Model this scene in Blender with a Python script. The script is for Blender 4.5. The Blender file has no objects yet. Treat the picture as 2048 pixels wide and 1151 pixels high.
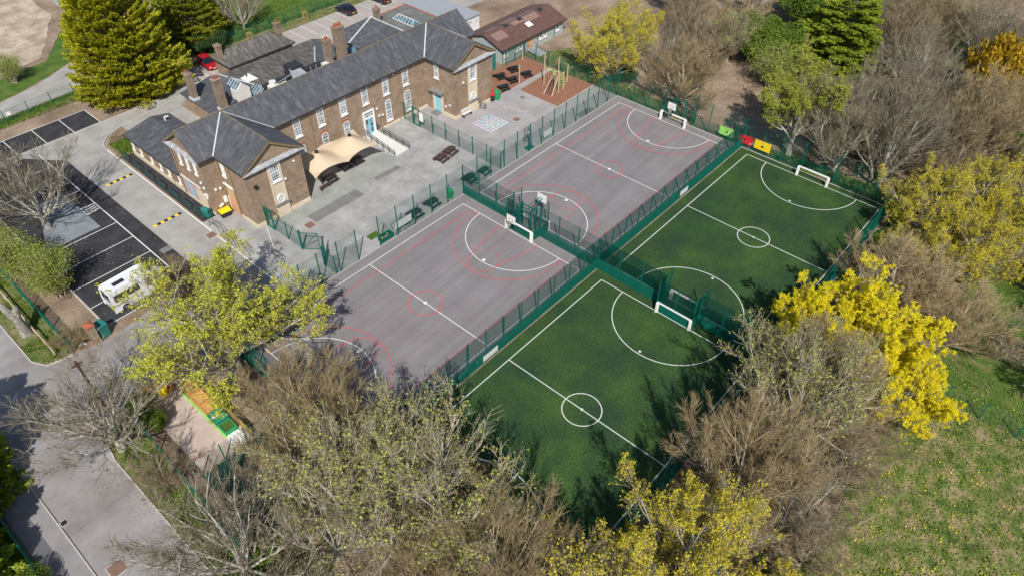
import bpy, math, random
import numpy as np
from mathutils import Vector, Matrix
R_ = math.radians
sc = bpy.context.scene
COL = sc.collection
# ---------------------------------------------------------------- camera
def make_camera():
    f, pit, yaw, roll, cx, cy, cz = 1434.87, 0.76585, 0.71085, 0.01496, -42.0413, -43.1025, 45.6599
    fw = Vector((math.cos(pit)*math.cos(yaw), math.cos(pit)*math.sin(yaw), -math.sin(pit)))
    r = fw.cross(Vector((0, 0, 1))).normalized(); u = r.cross(fw)
    r2 = r*math.cos(roll)+u*math.sin(roll); u2 = -r*math.sin(roll)+u*math.cos(roll)
    M = Matrix(((r2.x, u2.x, -fw.x, cx), (r2.y, u2.y, -fw.y, cy), (r2.z, u2.z, -fw.z, cz), (0, 0, 0, 1)))
    cam = bpy.data.cameras.new("camera"); o = bpy.data.objects.new("camera", cam); COL.objects.link(o)
    cam.sensor_width = 36; cam.lens = f/2048*36; cam.clip_start = 0.5; cam.clip_end = 900
    o.matrix_world = M; sc.camera = o
make_camera()
# ---------------------------------------------------------------- light
SUN_AZ, SUN_EL = 224.0, 46.0        # compass in scene: angle from +X of the direction TOWARDS the sun
sun = bpy.data.lights.new("sun", 'SUN'); sun.energy = 4.8; sun.angle = R_(0.55); sun.color = (1, .955, .88)
so = bpy.data.objects.new("sun", sun); COL.objects.link(so)
sd = Vector((math.cos(R_(SUN_AZ))*math.cos(R_(SUN_EL)), math.sin(R_(SUN_AZ))*math.cos(R_(SUN_EL)), math.sin(R_(SUN_EL))))
so.rotation_euler = sd.to_track_quat('Z', 'Y').to_euler(); so.location = (0, 0, 80)
w = bpy.data.worlds.new("World"); sc.world = w; w.use_nodes = True
nt = w.node_tree; sky = nt.nodes.new("ShaderNodeTexSky"); sky.sky_type = 'NISHITA'; sky.sun_disc = False
sky.sun_elevation = R_(SUN_EL); sky.sun_rotation = R_(90-SUN_AZ)
nt.links.new(sky.outputs[0], nt.nodes["Background"].inputs[0]); nt.nodes["Background"].inputs[1].default_value = 0.095
sc.view_settings.view_transform = 'Standard'; sc.view_settings.look = 'None'
sc.view_settings.exposure = 0.0; sc.view_settings.gamma = 1
sc.cycles.max_bounces = 6; sc.cycles.transparent_max_bounces = 12
# ---------------------------------------------------------------- materials
def mat(name, c1, c2=None, scale=3.0, rough=.85, fine=0, metal=0, spec=.3, stretch=None, c3=None, bump=0, detail=6, lo=.35, hi=.65, island=0, objr=0, trans=0, fscale=60):
    m = bpy.data.materials.new(name); m.use_nodes = True; n = m.node_tree.nodes; L = m.node_tree.links
    b = n["Principled BSDF"]; b.inputs["Roughness"].default_value = rough; b.inputs["Metallic"].default_value = metal
    b.inputs["Specular IOR Level"].default_value = spec
    col = None
    if c2 is None and not (fine or island or objr):
        b.inputs["Base Color"].default_value = (*c1, 1)
    else:
        tc = n.new("ShaderNodeTexCoord"); src = tc.outputs["Object"]
        if stretch:
            mp = n.new("ShaderNodeMapping"); mp.inputs["Scale"].default_value = stretch[:3]
            if len(stretch) > 3: mp.inputs["Rotation"].default_value = (0, 0, stretch[3])
            L.new(src, mp.inputs[0]); s2 = mp.outputs[0]
        else: s2 = src
        nz = n.new("ShaderNodeTexNoise"); nz.inputs["Scale"].default_value = scale; nz.inputs["Detail"].default_value = detail; nz.inputs["Roughness"].default_value = .62
        L.new(s2, nz.inputs["Vector"])
        rp = n.new("ShaderNodeValToRGB"); L.new(nz.outputs[0], rp.inputs[0])
        rp.color_ramp.elements[0].position = lo; rp.color_ramp.elements[1].position = hi
        rp.color_ramp.elements[0].color = (*c1, 1); rp.color_ramp.elements[1].color = (*(c2 or c1), 1)
        if c3: e = rp.color_ramp.elements.new((lo+hi)/2); e.color = (*c3, 1)
        col = rp.outputs[0]
        def mul(fac_out, a, bb):
            nonlocal col
            mr = n.new("ShaderNodeMapRange"); mr.inputs["To Min"].default_value = a; mr.inputs["To Max"].default_value = bb
            L.new(fac_out, mr.inputs["Value"])
            mx = n.new("ShaderNodeVectorMath"); mx.operation = 'SCALE'; L.new(col, mx.inputs[0]); L.new(mr.outputs[0], mx.inputs["Scale"]); col = mx.outputs[0]
        if fine:
            n2 = n.new("ShaderNodeTexNoise"); n2.inputs["Scale"].default_value = fscale; n2.inputs["Detail"].default_value = 3; L.new(src, n2.inputs["Vector"])
            mr = n.new("ShaderNodeMapRange"); mr.inputs["From Min"].default_value = .3; mr.inputs["From Max"].default_value = .7; L.new(n2.outputs[0], mr.inputs[0])
            mul(mr.outputs[0], 1-fine, 1+fine)
        if island: g = n.new("ShaderNodeNewGeometry"); mul(g.outputs["Random Per Island"], 1-island, 1+island)
        if objr: g = n.new("ShaderNodeObjectInfo"); mul(g.outputs["Random"], 1-objr, 1+objr)
        L.new(col, b.inputs["Base Color"])
        if bump:
            bp = n.new("ShaderNodeBump"); bp.inputs["Strength"].default_value = bump; bp.inputs["Distance"].default_value = .05
            n3 = n.new("ShaderNodeTexNoise"); n3.inputs["Scale"].default_value = fscale*.6; n3.inputs["Detail"].default_value = 4; L.new(src, n3.inputs["Vector"])
            L.new(n3.outputs[0], bp.inputs["Height"]); L.new(bp.outputs[0], b.inputs["Normal"])
    if trans:
        tr = n.new("ShaderNodeBsdfTranslucent"); mx = n.new("ShaderNodeMixShader"); mx.inputs[0].default_value = trans
        if col is not None: L.new(col, tr.inputs[0])
        else: tr.inputs[0].default_value = (*c1, 1)
        L.new(b.outputs[0], mx.inputs[1]); L.new(tr.outputs[0], mx.inputs[2]); L.new(mx.outputs[0], n["Material Output"].inputs[0])
    return m
def brick_mat(name, c1, c2, mortar):
    m = bpy.data.materials.new(name); m.use_nodes = True; n = m.node_tree.nodes; L = m.node_tree.links
    b = n["Principled BSDF"]; b.inputs["Roughness"].default_value = .9; b.inputs["Specular IOR Level"].default_value = .2
    tc = n.new("ShaderNodeTexCoord"); sp = n.new("ShaderNodeSeparateXYZ"); L.new(tc.outputs["Object"], sp.inputs[0])
    ad = n.new("ShaderNodeMath"); ad.operation = 'ADD'; L.new(sp.outputs[0], ad.inputs[0]); L.new(sp.outputs[1], ad.inputs[1])
    cb = n.new("ShaderNodeCombineXYZ"); L.new(ad.outputs[0], cb.inputs[0]); L.new(sp.outputs[2], cb.inputs[1])
    bt = n.new("ShaderNodeTexBrick"); L.new(cb.outputs[0], bt.inputs["Vector"]); bt.inputs["Scale"].default_value = 1
    bt.inputs["Brick Width"].default_value = .24; bt.inputs["Row Height"].default_value = .09; bt.inputs["Mortar Size"].default_value = .008
    bt.inputs["Color1"].default_value = (*c1, 1); bt.inputs["Color2"].default_value = (*c2, 1); bt.inputs["Mortar"].default_value = (*mortar, 1)
    nz = n.new("ShaderNodeTexNoise"); nz.inputs["Scale"].default_value = 1.1; nz.inputs["Detail"].default_value = 8; nz.inputs["Roughness"].default_value = .7; L.new(tc.outputs["Object"], nz.inputs["Vector"])
    mr = n.new("ShaderNodeMapRange"); mr.inputs["From Min"].default_value = .3; mr.inputs["From Max"].default_value = .7; mr.inputs["To Min"].default_value = .72; mr.inputs["To Max"].default_value = 1.28; L.new(nz.outputs[0], mr.inputs[0])
    mx = n.new("ShaderNodeVectorMath"); mx.operation = 'SCALE'; L.new(bt.outputs[0], mx.inputs[0]); L.new(mr.outputs[0], mx.inputs["Scale"])
    L.new(mx.outputs[0], b.inputs["Base Color"]); return m
def court_mat():
    m = mat("court_asphalt", (.208, .190, .197), (.240, .222, .228), scale=.3, fine=.08, fscale=25, rough=.9, stretch=(1, 1, 1))
    n = m.node_tree.nodes; L = m.node_tree.links; b = n["Principled BSDF"]
    src = b.inputs["Base Color"].links[0].from_socket
    tc = n.new("ShaderNodeTexCoord"); mp = n.new("ShaderNodeMapping"); mp.inputs["Rotation"].default_value = (0, 0, R_(-3)); L.new(tc.outputs["Object"], mp.inputs[0])
    mp2 = n.new("ShaderNodeMapping"); mp2.inputs["Scale"].default_value = (.035, 1.0, 1); L.new(mp.outputs[0], mp2.inputs[0])
    nz = n.new("ShaderNodeTexNoise"); nz.inputs["Scale"].default_value = 1.1; nz.inputs["Detail"].default_value = 5; nz.inputs["Roughness"].default_value = .7; L.new(mp2.outputs[0], nz.inputs["Vector"])
    mr = n.new("ShaderNodeMapRange"); mr.inputs["From Min"].default_value = .3; mr.inputs["From Max"].default_value = .7; mr.inputs["To Min"].default_value = .86; mr.inputs["To Max"].default_value = 1.12; L.new(nz.outputs[0], mr.inputs[0])
    mx = n.new("ShaderNodeVectorMath"); mx.operation = 'SCALE'; L.new(src, mx.inputs[0]); L.new(mr.outputs[0], mx.inputs["Scale"]); L.new(mx.outputs[0], b.inputs["Base Color"])
    return m
M = {}
M['brick'] = brick_mat("brick", (.33, .235, .168), (.25, .175, .125), (.36, .30, .22))
M['redbrick'] = mat("red_brick", (.42, .13, .07), (.33, .1, .06), 6)
M['stone'] = mat("stone", (.62, .52, .38), (.70, .61, .46), 1.5, fine=.06)
M['slate'] = mat("slate", (.064, .066, .074), (.185, .187, .195), 1.3, rough=.55, c3=(.095, .098, .108), fine=.25, fscale=12, spec=.4, stretch=(1.7, .6, .6), lo=.32, hi=.76)
M['slate_x'] = mat("slate_cross", (.064, .066, .074), (.185, .187, .195), 1.3, rough=.55, c3=(.095, .098, .108), fine=.25, fscale=12, spec=.4, stretch=(.6, 1.7, .6), lo=.32, hi=.76)
M['slate_brown'] = mat("slate_brown", (.075, .07, .068), (.20, .185, .165), 1.5, rough=.7, c3=(.11, .102, .095), fine=.25, fscale=12, stretch=(2., .5, .5))
M['ridge'] = mat("ridge_tile", (.14, .13, .11), (.30, .21, .09), 2.5, lo=.5, hi=.72)
M['lead'] = mat("lead", (.46, .48, .50), (.62, .64, .66), 4, rough=.6)
M['leadgrey'] = mat("weathered_lead", (.27, .285, .31), (.46, .48, .50), 2.2, rough=.6)
M['fascia'] = mat("fascia", (.035, .032, .03), (.06, .05, .045), 3)
M['timber'] = mat("eaves_timber", (.30, .22, .11), (.2, .15, .08), 3)
M['pipe'] = mat("downpipe", (.36, .26, .13), (.30, .2, .1), 3)
M['white'] = mat("white_paint", (.78, .78, .76), (.86, .86, .85), 3, rough=.5)
M['offwhite'] = mat("off_white", (.62, .61, .58), (.7, .69, .66), 3)
M['glass'] = mat("window_glass", (.035, .05, .07), (.34, .40, .45), 1.3, rough=.1, spec=.8, lo=.42, hi=.6)  # pale noise patches paint curtains and sky reflection into the glass colour
M['skyglass'] = mat("roof_glass", (.035, .08, .11), (.14, .24, .29), 2.0, rough=.15, spec=.8)
M['blue'] = mat("pale_blue_paint", (.24, .58, .72), (.3, .62, .75), 3, rough=.5)
M['orange'] = mat("orange_door", (.64, .36, .2), (.58, .31, .17), 3)
M['tan'] = mat("tan_panel", (.60, .42, .25), (.52, .35, .2), 2)
M['black'] = mat("black_plastic", (.02, .02, .023), (.035, .035, .04), 5, rough=.5)
M['plant'] = mat("plant_cladding", (.022, .024, .03), (.045, .048, .058), 3, rough=.6)
M['grey'] = mat("grey_metal", (.30, .32, .35), (.36, .38, .41), 3, rough=.5)
M['flatroof'] = mat("flat_roof_felt", (.13, .135, .13), (.2, .205, .2), .9, fine=.1)
M['modwall'] = mat("grey_green_cladding", (.36, .42, .42), (.42, .48, .47), 2)
M['modroof'] = mat("brown_metal_roof", (.12, .065, .055), (.16, .09, .075), 1.4, rough=.6)
M['modroof2'] = mat("faded_brown_roof", (.24, .15, .13), (.28, .18, .155), 3)
M['terracotta'] = mat("terracotta", (.42, .12, .06), (.34, .1, .05), 6)
M['chimney'] = brick_mat("chimney_brick", (.30, .22, .16), (.2, .15, .115), (.3, .26, .2))
M['court'] = court_mat()
M['yard'] = mat("yard_asphalt", (.265, .26, .255), (.42, .412, .405), .45, fine=.09, fscale=18, c3=(.335, .33, .322), detail=9)
M['yard2'] = mat("play_yard_asphalt", (.31, .29, .29), (.39, .37, .37), .4, fine=.08, fscale=18)
M['drive'] = mat("drive_asphalt", (.30, .288, .27), (.40, .385, .365), .5, fine=.1, fscale=18)
M['road'] = mat("road_asphalt", (.24, .225, .23), (.32, .30, .305), .35, fine=.1, fscale=20)
M['lane'] = mat("lane_asphalt", (.225, .205, .2), (.335, .32, .322), .3, fine=.1, fscale=20)  # browner noise tint puts debris and twig shadows into the lane colour
M['rearpark'] = mat("rear_asphalt", (.36, .32, .29), (.43, .385, .355), .5, fine=.1, fscale=20)
M['newtar'] = mat("new_tarmac", (.030, .030, .034), (.052, .052, .058), .8, fine=.22, fscale=30)
M['bluetar'] = mat("blue_grey_tarmac", (.19, .22, .24), (.25, .275, .3), .9, fine=.15, fscale=20)
M['patch'] = mat("dark_patch", (.17, .165, .16), (.23, .225, .22), .9, fine=.15)
M['wetpatch'] = mat("greenish_asphalt", (.255, .27, .245), (.36, .37, .345), .45, fine=.1)
M['kerb'] = mat("kerb_concrete", (.52, .5, .45), (.42, .4, .36), 3)
M['turf'] = mat("artificial_turf", (.028, .061, .029), (.053, .104, .028), .24, fine=.5, fscale=9, c3=(.038, .080, .028), detail=8, rough=.95, spec=.1, lo=.38, hi=.66)
M['line'] = mat("white_line", (.74, .74, .72), (.84, .84, .82), 6)
M['turfworn'] = mat("worn_turf", (.045, .075, .03), (.075, .115, .04), .8, fine=.5, fscale=9)
M['turfline'] = mat("turf_line", (.5, .56, .5), (.66, .7, .64), 14)
M['red'] = mat("red_line", (.62, .10, .11), (.50, .12, .13), 2.5, fine=.15)
M['yellow'] = mat("yellow_paint", (.78, .55, .04), (.7, .48, .04), 3)
M['soil'] = mat("soil", (.19, .135, .095), (.36, .28, .20), .22, fine=.3, fscale=5, c3=(.27, .2, .145), detail=10)
M['litter'] = mat("leaf_litter", (.13, .09, .06), (.30, .22, .145), .8, fine=.4, fscale=6, detail=10, c3=(.2, .145, .095))
M['woodfloor'] = mat("woodland_floor", (.075, .07, .035), (.22, .165, .10), .5, fine=.4, fscale=6, detail=10, c3=(.14, .11, .06))
M['sand'] = mat("sandy_ground", (.30, .235, .17), (.56, .47, .37), .5, fine=.2, fscale=5, detail=10)
M['grass'] = mat("grass", (.05, .11, .015), (.13, .17, .035), .7, fine=.35, fscale=8, c3=(.08, .14, .022), detail=9)
M['verge'] = mat("verge_grass", (.07, .115, .018), (.25, .21, .11), .9, fine=.35, fscale=8, c3=(.13, .15, .045), detail=9)
M['meadow'] = mat("meadow_grass", (.055, .105, .014), (.29, .235, .12), .8, fine=.5, fscale=7, c3=(.14, .175, .04), detail=10, lo=.36, hi=.62)
M['bark'] = mat("bark_chips", (.19, .085, .05), (.36, .185, .12), 7, fine=.35, fscale=9, detail=8)
M['nursery'] = mat("nursery_ground", (.46, .36, .32), (.56, .46, .41), .8, fine=.12)
M['fence'] = mat("green_fence_paint", (.003, .118, .084), (.005, .14, .104), 3, rough=.5)
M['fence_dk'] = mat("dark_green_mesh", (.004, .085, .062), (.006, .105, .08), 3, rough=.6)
M['rail'] = mat("dark_rail", (.03, .035, .04), (.05, .05, .055), 3, rough=.5)
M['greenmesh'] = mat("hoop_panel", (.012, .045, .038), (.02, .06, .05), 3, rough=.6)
M['canvas'] = mat("beige_canvas", (.68, .545, .38), (.72, .585, .415), .6, rough=.7, trans=.12)
M['wood'] = mat("brown_wood", (.06, .036, .032), (.10, .06, .052), 4)
M['dead'] = mat("dead_wood", (.15, .135, .12), (.40, .37, .33), 5, c3=(.26, .24, .21), fine=.2, fscale=10)
M['palewood'] = mat("pale_wood", (.52, .42, .3), (.42, .33, .23), 3)
M['orangewood'] = mat("orange_wood", (.58, .33, .12), (.46, .24, .08), 4, island=.2)
M['yellowwood'] = mat("fence_wood", (.46, .33, .12), (.30, .2, .07), 5, island=.25)
M['limegreen'] = mat("lime_green", (.28, .6, .12), (.3, .65, .15), 3)
M['green'] = mat("green_plastic", (.02, .28, .10), (.03, .33, .13), 3, rough=.5)
M['teal'] = mat("teal_plastic", (.02, .17, .15), (.03, .2, .17), 3, rough=.5)
M['redp'] = mat("red_plastic", (.62, .02, .03), (.7, .03, .04), 3, rough=.45)
M['yellowp'] = mat("yellow_plastic", (.85, .58, .01), (.9, .64, .02), 3, rough=.5)
M['vanwhite'] = mat("van_white", (.74, .76, .8), rough=.3, spec=.6)
M['carblack'] = mat("car_black", (.012, .014, .03), rough=.18, spec=.9)
M['carred'] = mat("car_red", (.42, .008, .02), rough=.2, spec=.8)
M['carglass'] = mat("car_glass", (.012, .014, .02), rough=.06, spec=.9)
M['tyre'] = mat("tyre", (.018, .018, .018), rough=.8)
M['rim'] = mat("rim", (.32, .33, .35), rough=.3, metal=.7)
M['lamp'] = mat("lamp_lens", (.7, .7, .7), rough=.1)
M['tail'] = mat("tail_lens", (.4, .01, .01), rough=.2)
M['plate'] = mat("number_plate", (.85, .62, .02), rough=.4)
M['bark_grey'] = mat("grey_bark", (.24, .22, .18), (.60, .57, .49), 4, c3=(.41, .385, .325), objr=.15)
M['bark_brown'] = mat("brown_bark", (.24, .19, .13), (.50, .43, .32), 4, objr=.15)
M['twig_grey'] = mat("grey_twigs", (.28, .24, .165), island=.35, objr=.18)
M['twig_brown'] = mat("brown_twigs", (.37, .285, .155), island=.35, objr=.15)
M['twig_pale'] = mat("pale_twigs", (.37, .325, .22), island=.35, objr=.12)
M['twig_mauve'] = mat("mauve_twigs", (.30, .23, .145), island=.3, objr=.1)
M['bud_pale'] = mat("pale_green_buds", (.42, .44, .10), island=.35, trans=.3, rough=.7)
M['bud_yellow'] = mat("yellow_buds", (.63, .55, .04), island=.3, trans=.3, rough=.7)
M['bloom'] = mat("yellow_bloom", (.84, .74, .02), island=.25, trans=.3, rough=.7)
M['bud_olive'] = mat("olive_leaves", (.36, .39, .05), island=.35, trans=.3, rough=.7)
M['bud_lemon'] = mat("lemon_buds", (.54, .55, .06), island=.3, trans=.3, rough=.7)
M['bud_fresh'] = mat("fresh_leaves", (.30, .36, .07), island=.4, trans=.35, rough=.7)
M['blossom'] = mat("pale_blossom", (.46, .42, .42), island=.3, trans=.2, rough=.7)
M['leaf_gold'] = mat("golden_conifer_leaf", (.33, .36, .012), (.50, .47, .018), 1.2, island=.5, trans=.25, rough=.7)
M['leaf_conifer'] = mat("conifer_leaf", (.2, .28, .02), (.34, .40, .035), 1.0, island=.5, trans=.25, rough=.7)
M['leaf_gold2'] = mat("olive_conifer_leaf", (.21, .25, .014), (.36, .37, .02), 1.2, island=.5, trans=.25, rough=.7)
M['leaf_green'] = mat("green_leaf", (.10, .17, .02), (.18, .26, .03), 1.0, island=.45, trans=.3, rough=.7)
M['leaf_dark'] = mat("dark_green_leaf", (.035, .075, .02), (.06, .11, .03), 1.0, island=.4, trans=.2, rough=.6)
M['leaf_orange'] = mat("orange_yellow_leaf", (.50, .34, .015), (.42, .27, .02), 1.0, island=.3, trans=.3)
M['ivy'] = mat("ivy", (.05, .12, .02), (.10, .18, .03), 2.0, island=.4, trans=.2)
M['purple'] = mat("violet_grid", (.30, .29, .37), (.36, .35, .42), 2)
M['tealpaint'] = mat("teal_paint", (.20, .42, .38), (.26, .46, .42), 2)
M['pinkpaint'] = mat("pink_paint", (.50, .40, .40), (.44, .35, .37), 2)
M['iron'] = mat("rusty_iron", (.18, .11, .08), (.24, .15, .11), 6)
# ---------------------------------------------------------------- object helpers
def tag(o, label=None, cat=None, group=None, kind=None):
    if label: o['label'] = label
    if cat: o['category'] = cat
    if group: o['group'] = group
    if kind: o['kind'] = kind
    return o
def thing(name, label, cat, loc=(0, 0, 0), rz=0, group=None, scale=None):
    o = bpy.data.objects.new(name, None); o.empty_display_size = .2; COL.objects.link(o)
    o.location = loc; o.rotation_euler = (0, 0, rz)
    if scale: o.scale = scale
    return tag(o, label, cat, group)
def link_mesh(name, me, parent=None, loc=None):
    o = bpy.data.objects.new(name, me); COL.objects.link(o)
    if parent: o.parent = parent
    if loc is not None: o.location = loc
    return o
def dup(root, loc, rz=0, label=None, group=None, scale=None):
    def cp(o, par):
        c = o.copy(); COL.objects.link(c); c.parent = par
        for ch in [x for x in o.children]: cp(ch, c)
        return c
    r = cp(root, None); r.location = loc; r.rotation_euler = (0, 0, rz)
    if scale: r.scale = scale
    if label: r['label'] = label
    if group: r['group'] = group
    return r
class MB:
    def __init__(s, off=(0, 0, 0)): s.v = []; s.f = []; s.m = []; s.off = off; s.k = 0
    def add(s, V, F):
        b = len(s.v); s.v += [(x-s.off[0], y-s.off[1], z-s.off[2]) for x, y, z in V]
        for f in F: s.f.append([b+i for i in f]); s.m.append(s.k)
        return s
    def box(s, x0, x1, y0, y1, z0, z1):
        V = [(x0, y0, z0), (x1, y0, z0), (x1, y1, z0), (x0, y1, z0), (x0, y0, z1), (x1, y0, z1), (x1, y1, z1), (x0, y1, z1)]
        return s.add(V, [(0, 3, 2, 1), (4, 5, 6, 7), (0, 1, 5, 4), (1, 2, 6, 5), (2, 3, 7, 6), (3, 0, 4, 7)])
    def poly(s, P): return s.add(P, [tuple(range(len(P)))])
    def slab(s, P, t=.1):
        n = len(P); V = list(P)+[(x, y, z-t) for x, y, z in P]
        return s.add(V, [tuple(range(n)), tuple(range(2*n-1, n-1, -1))]+[(i, i+n, (i+1) % n+n, (i+1) % n) for i in range(n)])
    def bar(s, a, b, r, r2=None, n=6):
        a = Vector(a); b = Vector(b); d = (b-a).normalized(); r2 = r if r2 is None else r2
        u = d.cross(Vector((0, 0, 1)) if abs(d.z) < .9 else Vector((1, 0, 0))).normalized(); v = d.cross(u)
        V = []
        for c, rr in ((a, r), (b, r2)):
            for i in range(n):
                t = 2*math.pi*(i+.5)/n; p = c+u*math.cos(t)*rr+v*math.sin(t)*rr; V.append(tuple(p))
        return s.add(V, [(i, (i+1) % n, (i+1) % n+n, i+n) for i in range(n)]+[tuple(range(n-1, -1, -1)), tuple(range(n, 2*n))])
    def build(s, name, mats, parent=None, smooth=False, bevel=0):
        me = bpy.data.meshes.new(name); me.from_pydata(s.v, [], s.f); mats = mats if isinstance(mats, (list, tuple)) else [mats]
        for m in mats: me.materials.append(M[m] if isinstance(m, str) else m)
        me.polygons.foreach_set("material_index", s.m)
        if smooth: me.polygons.foreach_set("use_smooth", [True]*len(s.f))
        me.update(); o = link_mesh(name, me, parent)
        if bevel:
            b = o.modifiers.new("b", 'BEVEL'); b.width = bevel; b.segments = 2; b.limit_method = 'ANGLE'
        return o
def np_mesh(name, V, F, mats, idx=None, smooth=False):
    F = np.asarray(F); k = F.shape[1]; me = bpy.data.meshes.new(name)
    me.vertices.add(len(V)); me.vertices.foreach_set("co", np.asarray(V, np.float32).ravel())
    me.loops.add(F.size); me.loops.foreach_set("vertex_index", F.astype(np.int32).ravel())
    me.polygons.add(len(F)); me.polygons.foreach_set("loop_start", np.arange(0, F.size, k, dtype=np.int32))
    for m in mats: me.materials.append(M[m] if isinstance(m, str) else m)
    if idx is not None: me.polygons.foreach_set("material_index", np.asarray(idx, np.int32))
    if smooth: me.polygons.foreach_set("use_smooth", np.ones(len(F), bool))
    me.update(calc_edges=True); return me
def tubes(P, Rad, S=3):
    """P (N,K,3) polylines, Rad (N,K) radii -> V,F quads"""
    N, K, _ = P.shape; T = np.empty_like(P); T[:, 1:-1] = P[:, 2:]-P[:, :-2]; T[:, 0] = P[:, 1]-P[:, 0]; T[:, -1] = P[:, -1]-P[:, -2]
    T /= np.linalg.norm(T, axis=2, keepdims=True)+1e-9
    ref = np.where(np.abs(T[:, :1, 2:3]) < .9, np.array([[[0, 0, 1.]]]), np.array([[[1., 0, 0]]]))
    U = np.cross(T, np.broadcast_to(ref, T.shape)); U /= np.linalg.norm(U, axis=2, keepdims=True)+1e-9; W = np.cross(T, U)
    a = np.arange(S)*2*np.pi/S
    V = P[:, :, None]+Rad[:, :, None, None]*(U[:, :, None]*np.cos(a)[None, None, :, None]+W[:, :, None]*np.sin(a)[None, None, :, None])
    idx = np.arange(N*K*S).reshape(N, K, S); n1 = np.roll(idx, -1, axis=2)
    F = np.stack([idx[:, :-1], n1[:, :-1], n1[:, 1:], idx[:, 1:]], -1).reshape(-1, 4)
    return V.reshape(-1, 3), F
def merge(parts):
    Vs = []; Fs = []; I = []; b = 0
    for V, F, i in parts:
        Vs.append(V); Fs.append(F+b); I.append(np.full(len(F), i)); b += len(V)
    return np.concatenate(Vs), np.concatenate(Fs), np.concatenate(I)
# ---------------------------------------------------------------- ground and surfaces
def jit(P, amp=.5, step=1.5, seed=1):
    rng = random.Random(seed); out = []
    for i in range(len(P)):
        a = P[i]; b = P[(i+1) % len(P)]; n = max(1, int(math.dist(a, b)/step))
        for k in range(n):
            t = k/n; out.append((a[0]+(b[0]-a[0])*t+rng.uniform(-amp, amp), a[1]+(b[1]-a[1])*t+rng.uniform(-amp, amp)))
    return out
def sheet(name, P, z, m, jitter=0, kind='structure', seed=1):
    if jitter: P = jit(P, jitter, max(1., jitter*2.2), seed)
    me = bpy.data.meshes.new(name)
    bm_v = [(x, y, z) for x, y in P]; me.from_pydata(bm_v, [], [list(range(len(P)))])
    me.materials.append(M[m]); me.update(); o = link_mesh(name, me); o['kind'] = kind
    # face up
    if me.polygons[0].normal.z < 0: me.flip_normals()
    return o
def rect(x0, x1, y0, y1): return [(x0, y0), (x1, y0), (x1, y1), (x0, y1)]
sheet('ground', rect(-260, 320, -260, 320), -.012, 'soil')
sheet('woodland_floor', [(-37, -60), (-20, -58), (-10, -43.6), (9, -45), (20, -60), (70, -70), (120, -60), (120, 10), (75, 16), (62, -2), (52, -12), (44, -16), (38, -20), (33, -22), (29.7, -17), (29.6, -34), (-27.2, -34), (-27.2, -9), (-30, -9), (-30, -17), (-37, -17)], 0, 'litter', .5)
sheet('woodland_floor', [(40, -24), (60, -30), (90, -50), (90, 0), (70, 4), (60, -10), (48, -18)], .004, 'woodfloor', 1.0, seed=5)
sheet('meadow', [(-14, -43.6), (-4, -43.8), (3, -44.2), (10, -44.4), (30, -47), (45, -60), (45, -90), (-40, -90), (-24, -58)], .006, 'meadow', .45, seed=3)
sheet('grass', [(7, -44.6), (22, -43.5), (34, -44), (50, -52), (30, -62), (8, -60)], .010, 'grass', .5, seed=8)
sheet('grass', [(29.8, -19.5), (31.6, -19.6), (32.4, -36), (20, -36.2), (14, -35.6), (14, -34.1), (29.6, -34)], .008, 'grass', .25, seed=4)
sheet('grass', [(29.7, 1), (29.7, -9), (31.2, -9), (33, 2), (32, 5), (36, 14), (30, 17.3), (29.8, 12)], .008, 'verge', .3, seed=6)
# left verge beside the fence, lane, footway
sheet('grass', [(-38.9, 10.5), (-38.95, 60), (-36.0, 60), (-33.2, 40), (-33.2, 41), (-35.9, 38), (-36.0, 10.5)], .004, 'verge', .12, seed=9)
sheet('grass', [(-39, .4), (-36.2, .6), (-36.4, -7), (-36.6, -17), (-33.9, -17.6), (-30, -17.5), (-30, -19), (-35, -22), (-36, -40), (-39, -40)], .004, 'verge', .15, seed=10)
sheet('road', [(-44, -90), (-39.05, -90), (-39.05, -2.6), (-38.7, -.6), (-37.8, .35), (-36.4, .55), (-31, .3), (-27.5, 1.1), (-19.9, 1.2), (-19.9, 12.2), (-23.8, 12.2), (-25.4, 10.6), (-33, 9.2), (-36.2, 9.6), (-38.4, 10.1), (-39.04, 11.4), (-39.04, 90), (-44, 90)], .012, 'lane')
sheet('footway', [(-46.2, -90), (-44.12, -90), (-44.12, 90), (-46.2, 90)], .03, 'road')
sheet('grass', rect(-75, -46.4, -60, 40), .008, 'grass')
# yards
sheet('play_yard', [(-19.9, 1.2), (7.35, 1.2), (7.35, 17.3), (-19.9, 17.3)], .016, 'yard')
sheet('play_yard', [(7.35, 1.2), (29.5, 1.2), (29.5, 5.1), (22.1, 5.15), (22.15, 11.4), (29.4, 11.9), (29.4, 12.3), (19.3, 12.3), (19.3, 17.3), (7.35, 17.3)], .016, 'yard2')
sheet('bark_surface', [(22.15, 5.15), (29.45, 5.2), (29.45, 11.75), (22.2, 11.35)], .020, 'bark', .04)
sheet('bark_surface', [(19.3, 12.35), (29.5, 12.35), (29.6, 16.9), (23.0, 17.2), (19.3, 17.2)], .020, 'bark', .04)
sheet('court_surface', rect(-27.2, 29.45, -16.25, 1.12), .012, 'court')
sheet('turf', rect(-27.2, 29.4, -33.75, -16.45), .012, 'turf')
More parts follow.
